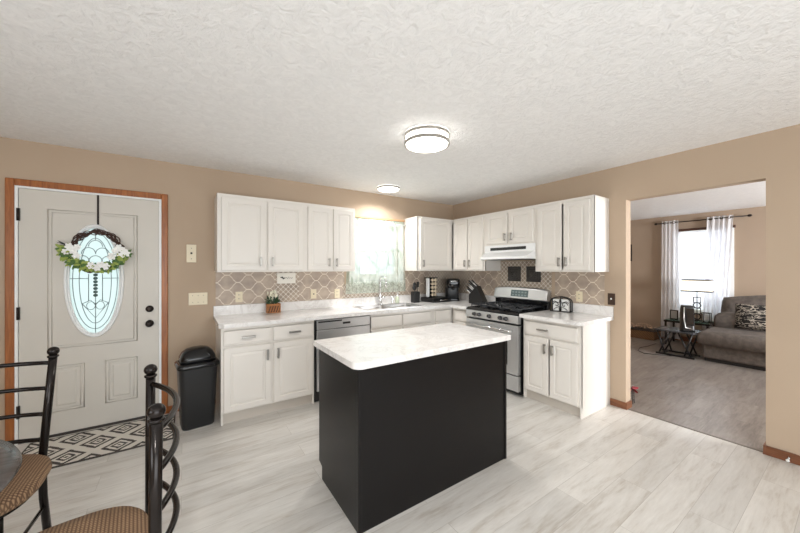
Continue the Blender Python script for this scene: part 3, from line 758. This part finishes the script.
# small sign
sg = thing('wall_sign', 'small white sign with dark script above the plant', 'sign', (-2.66, -.0045, 1.292))
M().box(-.105, .105, -.012, 0, -.062, .062).build('board', mat('sign_white', (236, 232, 222), .6), sg, bevel=.002)
q = M().tube([(-.07, -.0135, .005), (-.05, -.0135, .012), (-.035, -.0135, -.004), (-.015, -.0135, .004)], [.002, .009, .010, .003], 6)
q.tube([(-.02, -.0135, 0), (0, -.0135, .008), (.012, -.0135, -.006), (.025, -.0135, .016), (.03, -.0135, -.004), (.045, -.0135, .004), (.055, -.0135, -.004), (.07, -.0135, .008)], .0022, 6)
q.build('script', mat('sign_ink', (60, 58, 56), .6), sg)
# embossed dark tiles behind range
for yc, lab in ((-1.175, 'square dark embossed wall tile behind the range, left of its pair'), (-1.456, 'square dark embossed wall tile behind the range, right of its pair')):
    tl_ = thing('decor_tile', lab, 'wall tile', (-.0035, yc, 1.332), -PI/2, 'dark embossed tiles behind the range')
    tm = mat('pewter_dark_tile', (62, 58, 56), .45, .4)
    M().box(-.098, .098, -.01, -.0005, -.098, .098).build('plaque', tm, tl_, bevel=.002)
    e = M()
    for rr_ in (.085, .07, .05): e.tube([(-rr_, -.0105, -rr_), (rr_, -.0105, -rr_), (rr_, -.0105, rr_), (-rr_, -.0105, rr_)], .003, 6, closed=True)
    for k in range(8):
        a = 2*PI*k/8; e.tube([(0, -.0105, 0), (.045*math.cos(a), -.0105, .045*math.sin(a))], .003, 5)
    e.build('relief', mat('pewter_relief', (92, 88, 84), .4, .4), tl_)

# ------------------------------------------------------------ curtain over the sink
cm = mat('sheer_green_curtain', (214, 222, 212), .8); n = N(cm); nt = cm.node_tree
co_ = n.coord(scale=(1, 1, .8)); vo = n.n('ShaderNodeTexVoronoi'); vo.feature = 'DISTANCE_TO_EDGE'; vo.inputs['Scale'].default_value = 7
dn = n.n('ShaderNodeTexNoise'); dn.inputs['Scale'].default_value = 6; n.l(co_, dn.inputs['Vector'])
mv = n.n('ShaderNodeMix'); mv.data_type = 'VECTOR'; mv.inputs[0].default_value = .12; n.l(co_, mv.inputs[4]); n.l(dn.outputs['Color'], mv.inputs[5]); n.l(mv.outputs[1], vo.inputs['Vector'])
ln = n.math('LESS_THAN', vo.outputs['Distance'], .022)
g = n.n('ShaderNodeTexCoord'); sx = n.n('ShaderNodeSeparateXYZ'); n.l(g.outputs['Object'], sx.inputs[0])
band = n.math('LESS_THAN', sx.outputs[2], .155); top_ = n.math('GREATER_THAN', sx.outputs[2], .955)
lace = n.math('MULTIPLY', band, n.math('GREATER_THAN', n.noise(n.coord(), 60, 2), .47))
dens = n.math('MAXIMUM', n.math('MAXIMUM', n.math('MULTIPLY', ln, .92), n.math('MULTIPLY', lace, .9)), n.math('MULTIPLY', top_, .85))
dens = n.math('MAXIMUM', dens, .55)
n.color(n.mix(n.math('MAXIMUM', ln, top_), (206, 214, 204), (120, 136, 116)))
tl = nt.nodes.new('ShaderNodeBsdfTranslucent'); tl.inputs[0].default_value = (*lin((222, 228, 218)), 1)
a_ = nt.nodes.new('ShaderNodeMixShader'); a_.inputs[0].default_value = .45
nt.links.new(n.b.outputs[0], a_.inputs[1]); nt.links.new(tl.outputs[0], a_.inputs[2])
tr = nt.nodes.new('ShaderNodeBsdfTransparent'); b_ = nt.nodes.new('ShaderNodeMixShader')
nt.links.new(dens, b_.inputs[0]); nt.links.new(tr.outputs[0], b_.inputs[1]); nt.links.new(a_.outputs[0], b_.inputs[2]); nt.links.new(b_.outputs[0], nt.nodes['Material Output'].inputs[0])
def curtain(w_top, w_bot, h, folds, amp, nx=120, nz=24, shift=0, seed=1, taper=None):
    rn = random.Random(seed); ph = [rn.uniform(0, 6) for _ in range(4)]
    vs = []; fs = []
    for j in range(nz+1):
        v = j/nz; z = h*v
        wv_ = w_bot+(w_top-w_bot)*v if taper is None else taper(v)
        for i in range(nx+1):
            u = i/nx
            y = amp*(.35+.65*(1-v)*.8+.2)*(math.sin(u*2*PI*folds+ph[0])+.4*math.sin(u*2*PI*folds*1.7+ph[1]))
            vs.append((shift*(1-v)+wv_*(u-.5)+.006*math.sin(u*40+v*3), y, z))
    for j in range(nz):
        for i in range(nx): a = j*(nx+1)+i; fs.append((a, a+1, a+nx+2, a+nx+1))
    return M().add(vs, fs, True)
cu = thing('window_curtain', 'sheer pale green patterned curtain over the sink window', 'curtain', (-1.455, -.052, 1.075))
curtain(.89, .94, .995, 9, .009, seed=4).build('curtain_panel', cm, cu)
M().tube([(-.47, 0, .955), (.47, 0, .955)], .006, 8).box(-.47, -.46, 0, .042, .95, .96).box(.46, .47, 0, .042, .95, .96).build('rod', MT['vinyl'], cu)

# ------------------------------------------------------------ ceiling lamps
def lamp(label, x, y, r, gm_, hh, ring2, power):
    L = thing('ceiling_light', label, 'ceiling light', (x, y, H), group='round flush ceiling lights')
    M().lathe([(r*.8, 0), (r*.9, -.004), (r*.9, -.012), (r*.8, -.012)], seg=48).build('mounting_plate', MT['nickel'], L)
    M().lathe([(r*.93, -.006), (r*.95, -.02), (r*.95, -hh+.02), (r*.9, -hh), (r*.5, -hh-.008), (.01, -hh-.01)], seg=48).build('shade', gm_, L)
    for z in ((-.02, -hh+.012) if ring2 else (-.018,)):
        M().lathe([(r*.955, z-.011), (r*1.01, z-.011), (r*1.01, z+.011), (r*.955, z+.011)], seg=48, cap=False, smooth=False).build('metal_band', MT['nickel'], L)
    if ring2:
        for k in range(3):
            a = 2*PI*k/3+.4; M().tube([(r*.98*math.cos(a), r*.98*math.sin(a), -.02), (r*.98*math.cos(a), r*.98*math.sin(a), -hh+.012)], .004, 8).build('strut', MT['nickel'], L)
    l = bpy.data.lights.new('lamp_glow', 'AREA'); l.shape = 'DISK'; l.size = r*1.5; l.energy = power; l.spread = math.radians(150); l.color = (1, .99, .975)
    lo = bpy.data.objects.new('lamp_glow', l); C.objects.link(lo); lo.parent = L; lo.location = (0, 0, -hh-.02)
    return L
lamp('large round ceiling light with two nickel bands above the island', -2.10, -1.915, .172, MT['lampglass'], .088, True, 6)
lamp('smaller flat round ceiling light near the sink window', -1.49, -.385, .145, MT['lampglass2'], .035, False, 13)
lamp('added round ceiling light, unseen behind the camera', -4.3, -4.9, .172, MT['lampglass'], .088, True, 40)  # unseen lamp, added to even out the light on the left

# ------------------------------------------------------------ things on the counter
# potted plant
pp = thing('potted_plant', 'white-flowered plant in a small wooden crate on the counter', 'plant', (-2.825, -.10, .9145))
wm = woodmat('orange_crate_wood', (138, 84, 42), (190, 128, 72), 0, .6)
M().box(-.07, .07, -.045, -.037, 0, .10).box(-.07, .07, .037, .045, 0, .10).box(-.07, -.062, -.037, .037, 0, .10).box(.062, .07, -.037, .037, 0, .10).box(-.062, .062, -.037, .037, 0, .01).build('crate', wm, pp, bevel=.002)
M().box(-.062, .062, -.037, .037, .01, .075).build('soil', mat('dark_moss', (50, 56, 40), .9), pp)
sl = M()
for k in range(5):
    sl.add([(-.066+.027*k, -.0465, .008), (-.052+.027*k, -.0465, .008), (-.03+.027*k, -.0465, .076), (-.044+.027*k, -.0465, .076)], [(0, 1, 2, 3)])
for v in range(len(sl.v)): sl.v[v] = (max(-.066, min(.066, sl.v[v][0])), sl.v[v][1], sl.v[v][2])
sl.build('slats', mat('dark_slat', (84, 50, 28), .6), pp)
gr = M()
for i in range(150):
    a = rnd.uniform(0, 2*PI); r0 = rnd.uniform(0, .05)
    leaf(gr, (r0*1.1*math.cos(a), r0*.7*math.sin(a), rnd.uniform(.085, .16)), (math.cos(a)*.8, math.sin(a)*.6, rnd.uniform(.2, 1.2)), rnd.uniform(.03, .055), .006)
gr.build('foliage', mat('plant_green', (46, 72, 44), .6), pp)
for i in range(18):
    a = rnd.uniform(0, 2*PI); r0 = rnd.uniform(.01, .065); x, y, z = r0*1.1*math.cos(a), r0*.6*math.sin(a)-.01, rnd.uniform(.15, .225)
    M().tube([(x*.4, y*.4, .08), (x, y, z)], .0015, 5).ell((x*1.05, y, z+.014), (.009, .008, .02), 8, 6).build('flower', mat('ivory_bloom', (232, 228, 208), .6), pp)
# utensil crock
uc = thing('utensil_crock', 'square black crock holding cooking utensils right of the sink', 'utensil holder', (-.885, -.15, .9145))
M().loft([[(x, y, z) for x, y in rrect(-s, s, -s, s, .01, 3)] for s, z in ((.045, 0), (.048, .004), (.05, .155), (.044, .155), (.042, .02))], True, False).build('crock', MT['black'], uc)
def utensil(label, dx, dy, ln, kind):
    b = Vector((-.885+dx*.3, -.15+dy*.3, .94)); t_ = Vector((-.885+dx, -.15+dy, .94+ln))
    d_ = (t_-b).normalized(); m = M().tube([tuple(b), tuple(t_)], .005, 8)
    if kind == 'spoon': m.ell(tuple(t_+d_*.025), (.03, .012, .04), 12, 8)
    elif kind == 'ladle': m.ell(tuple(t_+d_*.02), (.036, .022, .036), 12, 8)
    else: m.box(t_.x-.022, t_.x+.022, t_.y-.003, t_.y+.003, t_.z-.01, t_.z+.07)
    return tag(m.build('utensil', MT['black']), label, 'utensil', 'utensils in the black crock')
utensil('black spoon standing in the utensil crock', -.01, .0, .20, 'spoon')
utensil('black ladle leaning left in the utensil crock', -.022, -.012, .165, 'ladle')
utensil('black spatula leaning right in the utensil crock', .05, .008, .20, 'spatula')
# pod drawer + pod tower
pdx, pdy = -.545, -.20
pd = thing('coffee_pod_box', 'flat black coffee pod drawer on the counter near the corner', 'coffee pod drawer', (pdx, pdy, .9145), .0)
M().box(-.165, .165, -.14, .14, 0, .062).build('case', MT['black'], pd, bevel=.004)
o = M().box(-.158, .158, -.147, -.14, .006, .056).build('drawer', MT['blackgloss'], pd, bevel=.002)
M().tube([(-.05, -.155, .03), (.05, -.155, .03)], .004, 8).box(-.05, -.046, -.156, -.146, .028, .032).box(.046, .05, -.156, -.146, .028, .032).build('handle', MT['chrome'], o)
pt = thing('coffee_pod_rack', 'tall rack of coffee pods standing on the black pod drawer', 'coffee pod rack', (pdx-.065, pdy+.02, .9775))
M().box(-.095, .085, -.045, .045, 0, .008).box(-.095, .085, -.045, .045, .282, .294).box(-.03, .085, .02, .03, .008, .282).box(.01, .018, -.04, .03, .008, .282).build('stand', MT['black'], pt, bevel=.002)
M().box(-.085, -.05, -.02, .02, .008, .282).build('side_post', MT['vinyl'], pt, bevel=.003)
pm = mat('cream_pod_lid', (226, 208, 182), .5)
for r_ in range(5):
    for k in range(2):
        M().lathe([(.016, 0), (.022, .035), (.0235, .036), (.0235, .038), (.001, .0385)], seg=16).xf(Matrix.Translation((-.012+k*.052, -.012, .038+r_*.054)) @ Matrix.Rotation(PI/2, 4, 'X')).build('coffee_pod', pm, pt)
# coffee maker
km = thing('coffee_maker', 'black single-cup coffee maker in the counter corner', 'coffee maker', (-.235, -.235, .9145), math.radians(-35))
M().prism(rrect(-.10, .10, -.03, .14, .04, 5), 0, .30, smooth=True).build('body', MT['black'], km, bevel=.004)
M().prism(rrect(-.095, .095, -.14, -.03, .05, 5, (0, 0, 1, 1)), 0, .035, smooth=True).build('drip_tray', MT['blackgloss'], km, bevel=.003)
hdm = M().loft([[(x, y, z) for x, y in rrect(-a, a, -.145+o_, .14-o_, .05, 5)] for a, o_, z in ((.095, .008, .20), (.102, 0, .215), (.103, 0, .30), (.095, .008, .325), (.07, .035, .337))], True, True)
hd_ = hdm.build('head', MT['blackgloss'], km)
M().tube([(-.055+.011*i, -.155+.012*((i-5)/5)**2, .30) for i in range(11)], .007, 8).build('lift_handle', MT['chrome'], hd_)
M().lathe([(.022, 0), (.018, -.03)], (0, -.09, .20), 16).build('nozzle', MT['black'], hd_)
# knife block
kb = thing('knife_block', 'black slanted knife block with steel-handled knives left of the range', 'knife block', (-.235, -.73, .9145), math.radians(-75)); kb.scale = (1.25, 1.25, 1.2)
bl = [(-.075, 0), (.115, 0), (.015, .205), (-.075, .10)]
M().prism(bl, -.055, .055, 'y').build('block', MT['black'], kb, bevel=.003)
nrm = Vector((-.105, 0, .09)).normalized()
face0 = Vector((.015, 0, .205)); face1 = Vector((-.075, 0, .10)); fd_ = (face0-face1)
kn_dir = Vector((-.76, 0, .65)).normalized()
cnt = 0
for r_ in range(4):
    for k in range(3):
        p = face1+fd_*(.14+.24*r_); y = -.036+.036*k
        L_ = (.075, .085, .10, .115)[r_]
        s_ = Vector((p.x, y, p.z)); e = s_+kn_dir*L_
        lab = ['lowest', 'second', 'third', 'topmost'][r_]
        m = M().tube([tuple(s_-kn_dir*.02), tuple(s_+kn_dir*.01), tuple(e)], [.006, .0085, .0085], 8)
        o = m.build('knife_handle', MT['steel'] if (r_+k) % 2 == 0 else MT['black'], kb)
# napkin holder
nh = thing('napkin_holder', 'black scrollwork napkin holder with white napkins right of the range', 'napkin holder', (-.10, -1.862, .9145), math.radians(-78))
hw = .106
def scroll(y):
    m = M(); r = .0062
    m.tube([(-hw, y, .002), (-hw, y, .115)]+[(-hw*math.cos(a), y, .115+.052*math.sin(a)) for a in [PI*i/12 for i in range(1, 12)]]+[(hw, y, .115), (hw, y, .002)], r, 6)
    m.tube([(-hw, y, .006), (hw, y, .006)], r, 6)
    for s in (-1, 1):
        m.tube([(s*(.012+.036*(1-t_)*1.0*math.cos(t_*7)+.03), y, .078+.036*(1-t_)*math.sin(t_*7)) for t_ in [i/16 for i in range(15)]], .004, 6)
        m.tube([(s*.008, y, .01), (s*.012, y, .06), (s*.05, y, .04), (s*.075, y, .02)], .004, 6)
        m.tube([(s*.005, y, .14), (s*.012, y, .10), (s*.06, y, .118), (s*.088, y, .10)], .004, 6)
    m.tube([(0, y, .006), (0, y, .165)], .006, 6)
    return m
f_ = scroll(-.03); b2 = scroll(.03); f_.v += []; 
f_.build('front_scroll', MT['black'], nh); b2.build('back_scroll', MT['black'], nh)
M().box(-hw, hw, -.03, .03, 0, .004).build('base', MT['black'], nh)
tag(M().box(-.082, .082, -.022, .022, .0045, .14).build('napkins', mat('white_paper', (238, 238, 236), .8), loc=(-.10, -1.862, .9145), rz=math.radians(-78), bevel=.004), 'stack of white paper napkins inside the black scrollwork holder', 'napkins')

# ------------------------------------------------------------ dining set
tb_ = thing('dining_table', 'round dark slate-brown dining table at the left edge', 'table', (-4.64, -2.30, 0))
M().lathe([(.50, .722), (.535, .728), (.545, .738), (.54, .75), (.50, .752), (.001, .752)], seg=72).build('tabletop', MT['tabletop'], tb_)
M().lathe([(.44, .70), (.45, .705), (.45, .724), (.43, .724), (.43, .70)], seg=48, cap=False).build('apron_ring', MT['chair'], tb_)
M().lathe([(.05, .20), (.035, .26), (.03, .45), (.045, .60), (.10, .70)], seg=20).build('pedestal', MT['chair'], tb_)
for k in range(4):
    a = PI/4+PI/2*k; cx, sy_ = math.cos(a), math.sin(a)
    M().tube([(r_*cx, r_*sy_, z) for r_, z in ((.02, .42), (.10, .36), (.16, .22), (.25, .10), (.33, .03), (.37, .018))], .014, 8).build('leg', MT['chair'], tb_)
def chair(label, loc, rz, hw=.24, hd=.225):
    r = thing('dining_chair', label, 'chair', loc, rz, 'dining chairs')
    def sring(s, z): return [(x, y, z) for x, y in [(hw*s*math.copysign(abs(math.cos(t_))**.72, math.cos(t_)), -.02+hd*s*math.copysign(abs(math.sin(t_))**.72, math.sin(t_))) for t_ in [2*PI*i/40 for i in range(40)]]]
    M().loft([sring(.90, .43), sring(.97, .436), sring(1.0, .455), sring(.985, .475), sring(.93, .489), sring(.7, .498), sring(.3, .50)], True, True).build('seat', MT['seat'], r)
    M().loft([sring(.88, .412), sring(.9, .414), sring(.9, .425), sring(.88, .426)], True, False).build('seat_frame', MT['chair'], r)
    for s in (-1, 1):
        M().tube([(s*.225, .245, .0), (s*.214, .215, .25), (s*.212, .205, .43), (s*.2315, .206, .7), (s*.250, .208, .955)], .0165, 12).build('back_post', MT['chair'], r)
        M().lathe([(.018, 0), (.022, .004), (.022, .010), (.014, .014)], (s*.250, .208, .952), 16).ell((s*.251, .208, .984), (.0235, .0235, .0225), 16, 10).build('finial', MT['chair'], r)
        M().tube([(s*.195, -.20, .0), (s*.188, -.175, .25), (s*.185, -.165, .425)], .0145, 10).build('leg', MT['chair'], r)
    for z in (.925, .797, .668, .540):
        w_ = .212+.038*(z-.43)/.525; n_ = 16
        M().tube([(w_*(-1+2*i/n_), .206+.070*math.sin(PI*i/n_)**.8, z) for i in range(n_+1)], .0105, 8).build('back_rung', MT['chair'], r)
    for z in (.16,):
        M().tube([(-.19, -.185, z), (.19, -.185, z)], .008, 8).build('stretcher', MT['chair'], r)
        for s in (-1, 1): M().tube([(s*.192, -.185, z+.04), (s*.217, .222, z+.04)], .008, 8).build('stretcher', MT['chair'], r)
    return r
chair('black metal ladder-back chair with woven seat, backed toward the front door', (-4.45, -1.69, 0), 0, .285, .265)
chair('black metal ladder-back chair in the foreground, seen edge-on nearest the island', (-3.944, -2.407, 0), math.radians(-84.5))

# ------------------------------------------------------------ living room
sm = mat('grey_brown_upholstery', (100, 92, 86), .95); n = N(sm); v = n.noise(n.coord(), 90, 3); n.bump(v, .3, .004)
n.color(n.ramp(n.noise(n.coord(), 14, 5), [(.35, (84, 78, 74)), (.65, (106, 98, 92))]))
sf = thing('sofa', 'grey upholstered sofa with a long chaise in the living room', 'sofa', (3.5, -2.9, 0))
def soft(x0, x1, y0, y1, z0, z1, r=.05):
    def rg_(i, z): return [(x, y, z) for x, y in rrect(x0+i, x1-i, y0+i, y1-i, r, 5)]
    return M().loft([rg_(.03, z0), rg_(.004, z0+.03), rg_(0, (z0+z1)/2), rg_(.008, z1-.05), rg_(.045, z1-.008), rg_(.10, z1+.004)], True, True)
M().box(-.60, .70, -.95, .50, .05, .26).build('base', sm, sf, bevel=.02)
soft(-.68, .45, -.95, .56, .25, .455).build('chaise_cushion', sm, sf)
soft(-.05, .70, .20, .49, .44, .685, .04).build('armrest', sm, sf)
soft(.40, .71, -.95, .49, .26, .72, .06).build('backrest', sm, sf)
M().loft([[(.44+.17*c_+.07*h_, y, .55+.43*h_*(.82+.18*math.sin(PI*t_))) for c_, h_ in ((-1, 0), (-1.15, .4), (-.9, .85), (-.3, 1.02), (.3, .95), (.5, .5), (.5, 0))] for t_, y in [(i/12, .46-1.38*i/12) for i in range(13)]], True, True).build('back_cushion', sm, sf)
M().box(-.58, .69, -.93, .48, 0, .05).build('plinth', mat('dark_feet', (28, 24, 22), .7), sf)
pm_ = mat('black_cream_pattern_fabric', (60, 56, 52), .9); n = N(pm_)
v = n.noise(n.coord(scale=(1, 1.0, 2.6)), 13, 2, .5, 1.0)
n.color(n.ramp(v, [(.44, (26, 25, 25)), (.5, (30, 28, 28)), (.54, (196, 188, 174)), (.62, (40, 38, 38))]))
N_ = M()
def pillow(w_, h_, t_):
    vs = []; fs = []; n_ = 14
    for side in (1, -1):
        for j in range(n_+1):
            for i in range(n_+1):
                u, v = i/n_*2-1, j/n_*2-1
                e = (1-abs(u)**3)*(1-abs(v)**3)
                vs.append((w_*u*(1-.08*(1-abs(v))*0), side*t_*max(0, e)**.6, h_*v))
    for s in range(2):
        o_ = s*(n_+1)**2
        for j in range(n_):
            for i in range(n_): a = o_+j*(n_+1)+i; fs.append((a, a+1, a+n_+2, a+n_+1))
    return M().add(vs, fs, True)
pw_ = pillow(.22, .19, .075).xf(Matrix.Rotation(math.radians(-14), 4, 'X'))
tag(pw_.build('throw_pillow', pm_, loc=(3.49, -2.87, .665), rz=-PI/2), 'black and cream patterned throw pillow on the grey sofa', 'pillow')
# black side table with crossed legs
lt = thing('coffee_table', 'small black table with slanted crossed legs beside the sofa', 'table', (3.0, -2.08, 0))
M().prism(rrect(-.22, .22, -.26, .26, .05, 5), .385, .41).build('tabletop', mat('grey_black_tabletop', (60, 62, 66), .25), lt, bevel=.004)
for s in (-1, 1):
    for e in (-1, 1):
        M().tube([(s*.17, e*.05+.0, .385), (s*.15, e*.0+s*.0+e*.20, .02)], .012, 8).build('leg', MT['black'], lt)
        M().tube([(s*.17, e*.22, .385), (s*.15, e*.12, .02)], .012, 8).build('leg', MT['black'], lt)
M().box(-.17, -.13, -.24, .24, .0, .024).box(.13, .17, -.24, .24, .0, .024).box(-.13, .13, -.18, -.15, .004, .02).box(-.13, .13, .15, .18, .004, .02).build('base', MT['black'], lt)
ap = thing('air_purifier', 'black tower heater with a silver arc on the small black table', 'heater', (2.99, -2.20, .411), math.radians(-62))
M().loft([[(x, y, z) for x, y in rrect(-a, a, -b, b, .03, 4)] for a, b, z in ((.085, .085, 0), (.08, .08, .02), (.075, .072, .34), (.068, .066, .405))], True, True).build('body', MT['plastic_black'], ap)
M().tube([(.045, -.086, .04), (-.04, -.088, .06), (-.062, -.085, .20), (-.055, -.080, .38)], .008, 8).build('silver_arc', MT['steel'], ap)
M().box(-.03, .06, -.084, -.07, .09, .36).build('grille', MT['blackgloss'], ap)
cd = tag(M().tube([(2.79, -2.06, .006), (2.7, -1.90, .006), (2.62, -1.75, .006), (2.75, -1.62, .006), (3.0, -1.56, .006), (3.3, -1.60, .006), (3.65, -1.60, .006)], .005, 6).build('extension_cable', MT['black']), 'thin black power cord on the living room floor', 'cord')
# end table with lamp
et = thing('end_table', 'dark metal end table with green glass top under the window', 'table', (3.95, -2.0, 0))
M().box(-.22, .22, -.29, .29, .455, .463).build('glass_top', mat('green_glass_top', (80, 120, 108), .1), et)
f_ = M()
for s in (-1, 1): f_.box(-.23, .23, s*.30-.012, s*.30+.012, .42, .452).box(s*.22-.012, s*.22+.012, -.29, .29, .42, .452)
f_.build('frame', MT['bronze'], et)
for a in (-1, 1):
    for b in (-1, 1): M().box(a*.215-.014, a*.215+.014, b*.285-.014, b*.285+.014, 0, .42).build('leg', MT['bronze'], et)
tl_ = thing('table_lamp', 'table lamp with rectangular cream shade and chain-link metal base', 'lamp', (4.0, -2.09, .4635))
bs = M(); bs.lathe([(.055, 0), (.055, .012), (.012, .02)], seg=20)
for k, z in enumerate((.075, .175, .275, .37)):
    if k % 2 == 0: bs.tube([(0, .05*math.cos(a), z+.05*math.sin(a)) for a in [2*PI*i/20 for i in range(20)]], .010, 6, closed=True)
    else: bs.tube([(0, -.048, z-.048), (0, .048, z-.048), (0, .048, z+.048), (0, -.048, z+.048)], .010, 6, closed=True)
bs.tube([(0, 0, .01), (0, 0, .54)], .007, 6)
bs.build('base', MT['bronze'], tl_)
sh = mat('cream_lamp_shade', (252, 246, 228), .8, emit=.75)
M().loft([[(x, y, z) for x, y in rrect(-a, a, -b, b, .02, 4)] for a, b, z in ((.10, .20, .525), (.095, .19, .735), (.092, .187, .735), (.097, .197, .525))], False, False, closed=True).build('shade', sh, tl_)
for z, b in ((.528, .202), (.732, .192)): M().tube([(x, y, z) for x, y in rrect(-b/2, b/2, -b, b, .02, 4)], .011, 6, closed=True).build('shade_edge', MT['bronze'], tl_)
pf_ = thing('photo_frame', 'small dark picture frame on the end table left of the lamp', 'picture frame', (3.87, -1.80, .4635), -PI/2)
f_ = M()
for s in (-1, 1): f_.box(s*.052-.007, s*.052+.007, -.01, .01, 0, .17)
f_.box(-.052, .052, -.01, .01, 0, .014).box(-.052, .052, -.01, .01, .156, .17)
f_.build('frame', MT['bronze'], pf_); M().box(-.045, .045, -.002, .004, .014, .156).build('picture', mat('faded_photo', (150, 146, 140), .4), pf_)
lb = thing('decor_box_frame', 'small open dark box frame on the end table right of the lamp', 'ornament', (3.9, -2.235, .4635))
f_ = M(); r = .005; a = .052; hh = .16
for x in (-a, a):
    for y in (-a, a): f_.tube([(x, y, 0), (x, y, hh)], r, 6)
for z in (r, hh): f_.tube([(-a, -a, z), (a, -a, z), (a, a, z), (-a, a, z)], r, 6, closed=True)
f_.build('frame', MT['bronze'], lb); M().lathe([(.018, .006), (.018, .10), (.001, .102)], seg=14).build('candle', MT['vinyl'], lb)
# wicker basket with decor
wk = mat('brown_wicker', (116, 84, 54), .8); n = N(wk)
ch = n.n('ShaderNodeTexChecker'); ch.inputs['Scale'].default_value = 60; n.l(n.coord(), ch.inputs['Vector'])
n.color(n.mix(ch.outputs['Fac'], (92, 66, 42), (136, 102, 68))); n.bump(ch.outputs['Fac'], .5, .006)
bk = thing('wicker_chest', 'low brown wicker chest with black edge along the far living room wall', 'basket', (4.08, -1.06, 0))
M().box(-.19, .19, -.43, .42, .0, .165).build('chest', wk, bk, bevel=.01)
M().box(-.20, .20, -.44, .43, .165, .18).build('lid', MT['black'], bk, bevel=.004)
gmm = mat('cream_and_copper_garland', (196, 168, 144), .7)
g_ = M()
for i in range(90):
    c = (rnd.uniform(-.14, .14), rnd.uniform(-.38, .36), rnd.uniform(.185, .225)); a = rnd.uniform(0, 6.28)
    leaf(g_, c, (math.cos(a), math.sin(a), rnd.uniform(0, .8)), .07, .016)
for y in (-.2, .1): g_.tube([(0, y+.15*math.cos(a), .196+.08*math.sin(a)) for a in [PI*i/12 for i in range(13)]], .008, 6)
tag(g_.build('garland', gmm, loc=(4.08, -1.06, .010)), 'pale cream and copper garland lying on the wicker chest', 'garland')
# curtains and rod
rd = thing('curtain_rod', 'dark curtain rod with ball finials over the living room window', 'curtain rod', (4.27, -2.05, 2.30))
M().tube([(0, -.62, 0), (0, .62, 0)], .009, 10).build('rod', MT['bronze'], rd)
for s in (-1, 1):
    M().ell((0, s*.645, 0), (.022, .03, .022), 12, 8).build('finial', MT['bronze'], rd)
    M().tube([(.078, s*.55, 0), (0, s*.55, 0)], .007, 8).lathe([(.02, 0), (.02, .004)], (.07, s*.55, -.002), 12).build('bracket', MT['bronze'], rd)
wc = mat('white_sheer_curtain', (240, 240, 242), .8); nt = wc.node_tree
tl = nt.nodes.new('ShaderNodeBsdfTranslucent'); tl.inputs[0].default_value = (.9, .9, .93, 1)
a_ = nt.nodes.new('ShaderNodeMixShader'); a_.inputs[0].default_value = .4
nt.links.new(nt.nodes['Principled BSDF'].outputs[0], a_.inputs[1]); nt.links.new(tl.outputs[0], a_.inputs[2]); nt.links.new(a_.outputs[0], nt.nodes['Material Output'].inputs[0])
c1 = thing('long_curtain', 'white grommet curtain left of the living room window', 'curtain', (4.27, -1.635, .03), -PI/2, 'white living room curtains')
curtain(.26, .30, 2.31, 4, .022, 60, 16, seed=2).build('curtain_panel', wc, c1)
def grom(par, xs):
    for x in xs: M().tube([(x+.0*math.cos(a), -.03+0*a, 2.27) if 0 else (x+.022*math.cos(a), -.032, 2.27+.022*math.sin(a)) for a in [2*PI*i/16 for i in range(16)]], .004, 6, closed=True).build('grommet', MT['bronze'], par)
grom(c1, (-.08, .06))
c2_ = thing('long_curtain', 'white grommet curtain right of the living room window, tucked behind the sofa', 'curtain', (4.27, -2.34, .03), -PI/2, 'white living room curtains')
def tp(v): return .345 if v > .5 else .26+.085*(v/.5)
curtain(.345, .30, 2.31, 5, .022, 60, 16, seed=5, shift=-.10).build('curtain_panel', wc, c2_)
grom(c2_, (-.12, 0.02, .12))
tag(M().prism([(LY0-.01, .66), (LY1+.01, .66), (LY1+.01, 2.11), (LY0-.01, 2.11)], 4.335, 4.338, 'x').build('roller_shade', wc), 'white roller shade drawn down behind the living room lamp', 'window shade')
# dark wall picture glimpsed at the opening edge
pc = thing('wall_picture', 'dark framed picture glimpsed at the left edge of the living room', 'picture', (XF, -.80, 1.74), -PI/2)
M().box(-.16, .16, -.025, -.001, -.18, .18).build('frame', MT['bronze'], pc, bevel=.003)
M().box(-.13, .13, -.027, -.024, -.15, .15).build('picture', mat('dark_print', (40, 36, 34), .4), pc)
# toy-like plant stand behind the jamb
ws = thing('wire_stand', 'small dark wire stand with a red bow beside the doorway edge', 'ornament', (.225, -2.43, 0))
m = M()
for k in range(4):
    a = PI/4+PI/2*k; m.tube([(.03*math.cos(a), .03*math.sin(a), 0), (.022*math.cos(a), .022*math.sin(a), .14)], .004, 6)
for z in (.03, .07, .11, .14): m.tube([(.028*math.cos(a), .028*math.sin(a), z) for a in [2*PI*i/16 for i in range(16)]], .003, 6, closed=True)
m.build('stand', mat('grey_wire', (84, 80, 78), .5, .4), ws)
rb = M()
for i in range(16):
    a = rnd.uniform(0, 6.28); leaf(rb, (0, 0, .15), (math.cos(a), math.sin(a)*.8, rnd.uniform(-.5, .5)), .075, .016)
rb.build('bow', mat('dark_red_ribbon', (140, 34, 42), .5), ws)
# door stop on the baseboard
ds = thing('door_stop', 'small white-tipped spring door stop on the right baseboard', 'door stop', (-.0145, -3.50, .035), -PI/2)
M().tube([(.006*math.cos(t_*2), -.008-.0012*t_, .006*math.sin(t_*2)) for t_ in range(0, 44)], .0016, 5).lathe([(.001, 0), (.010, 0)], seg=8).build('spring', MT['chrome'], ds)
M().ell((0, -.068, 0), (.010, .009, .010), 12, 8).build('tip', MT['vinyl'], ds)
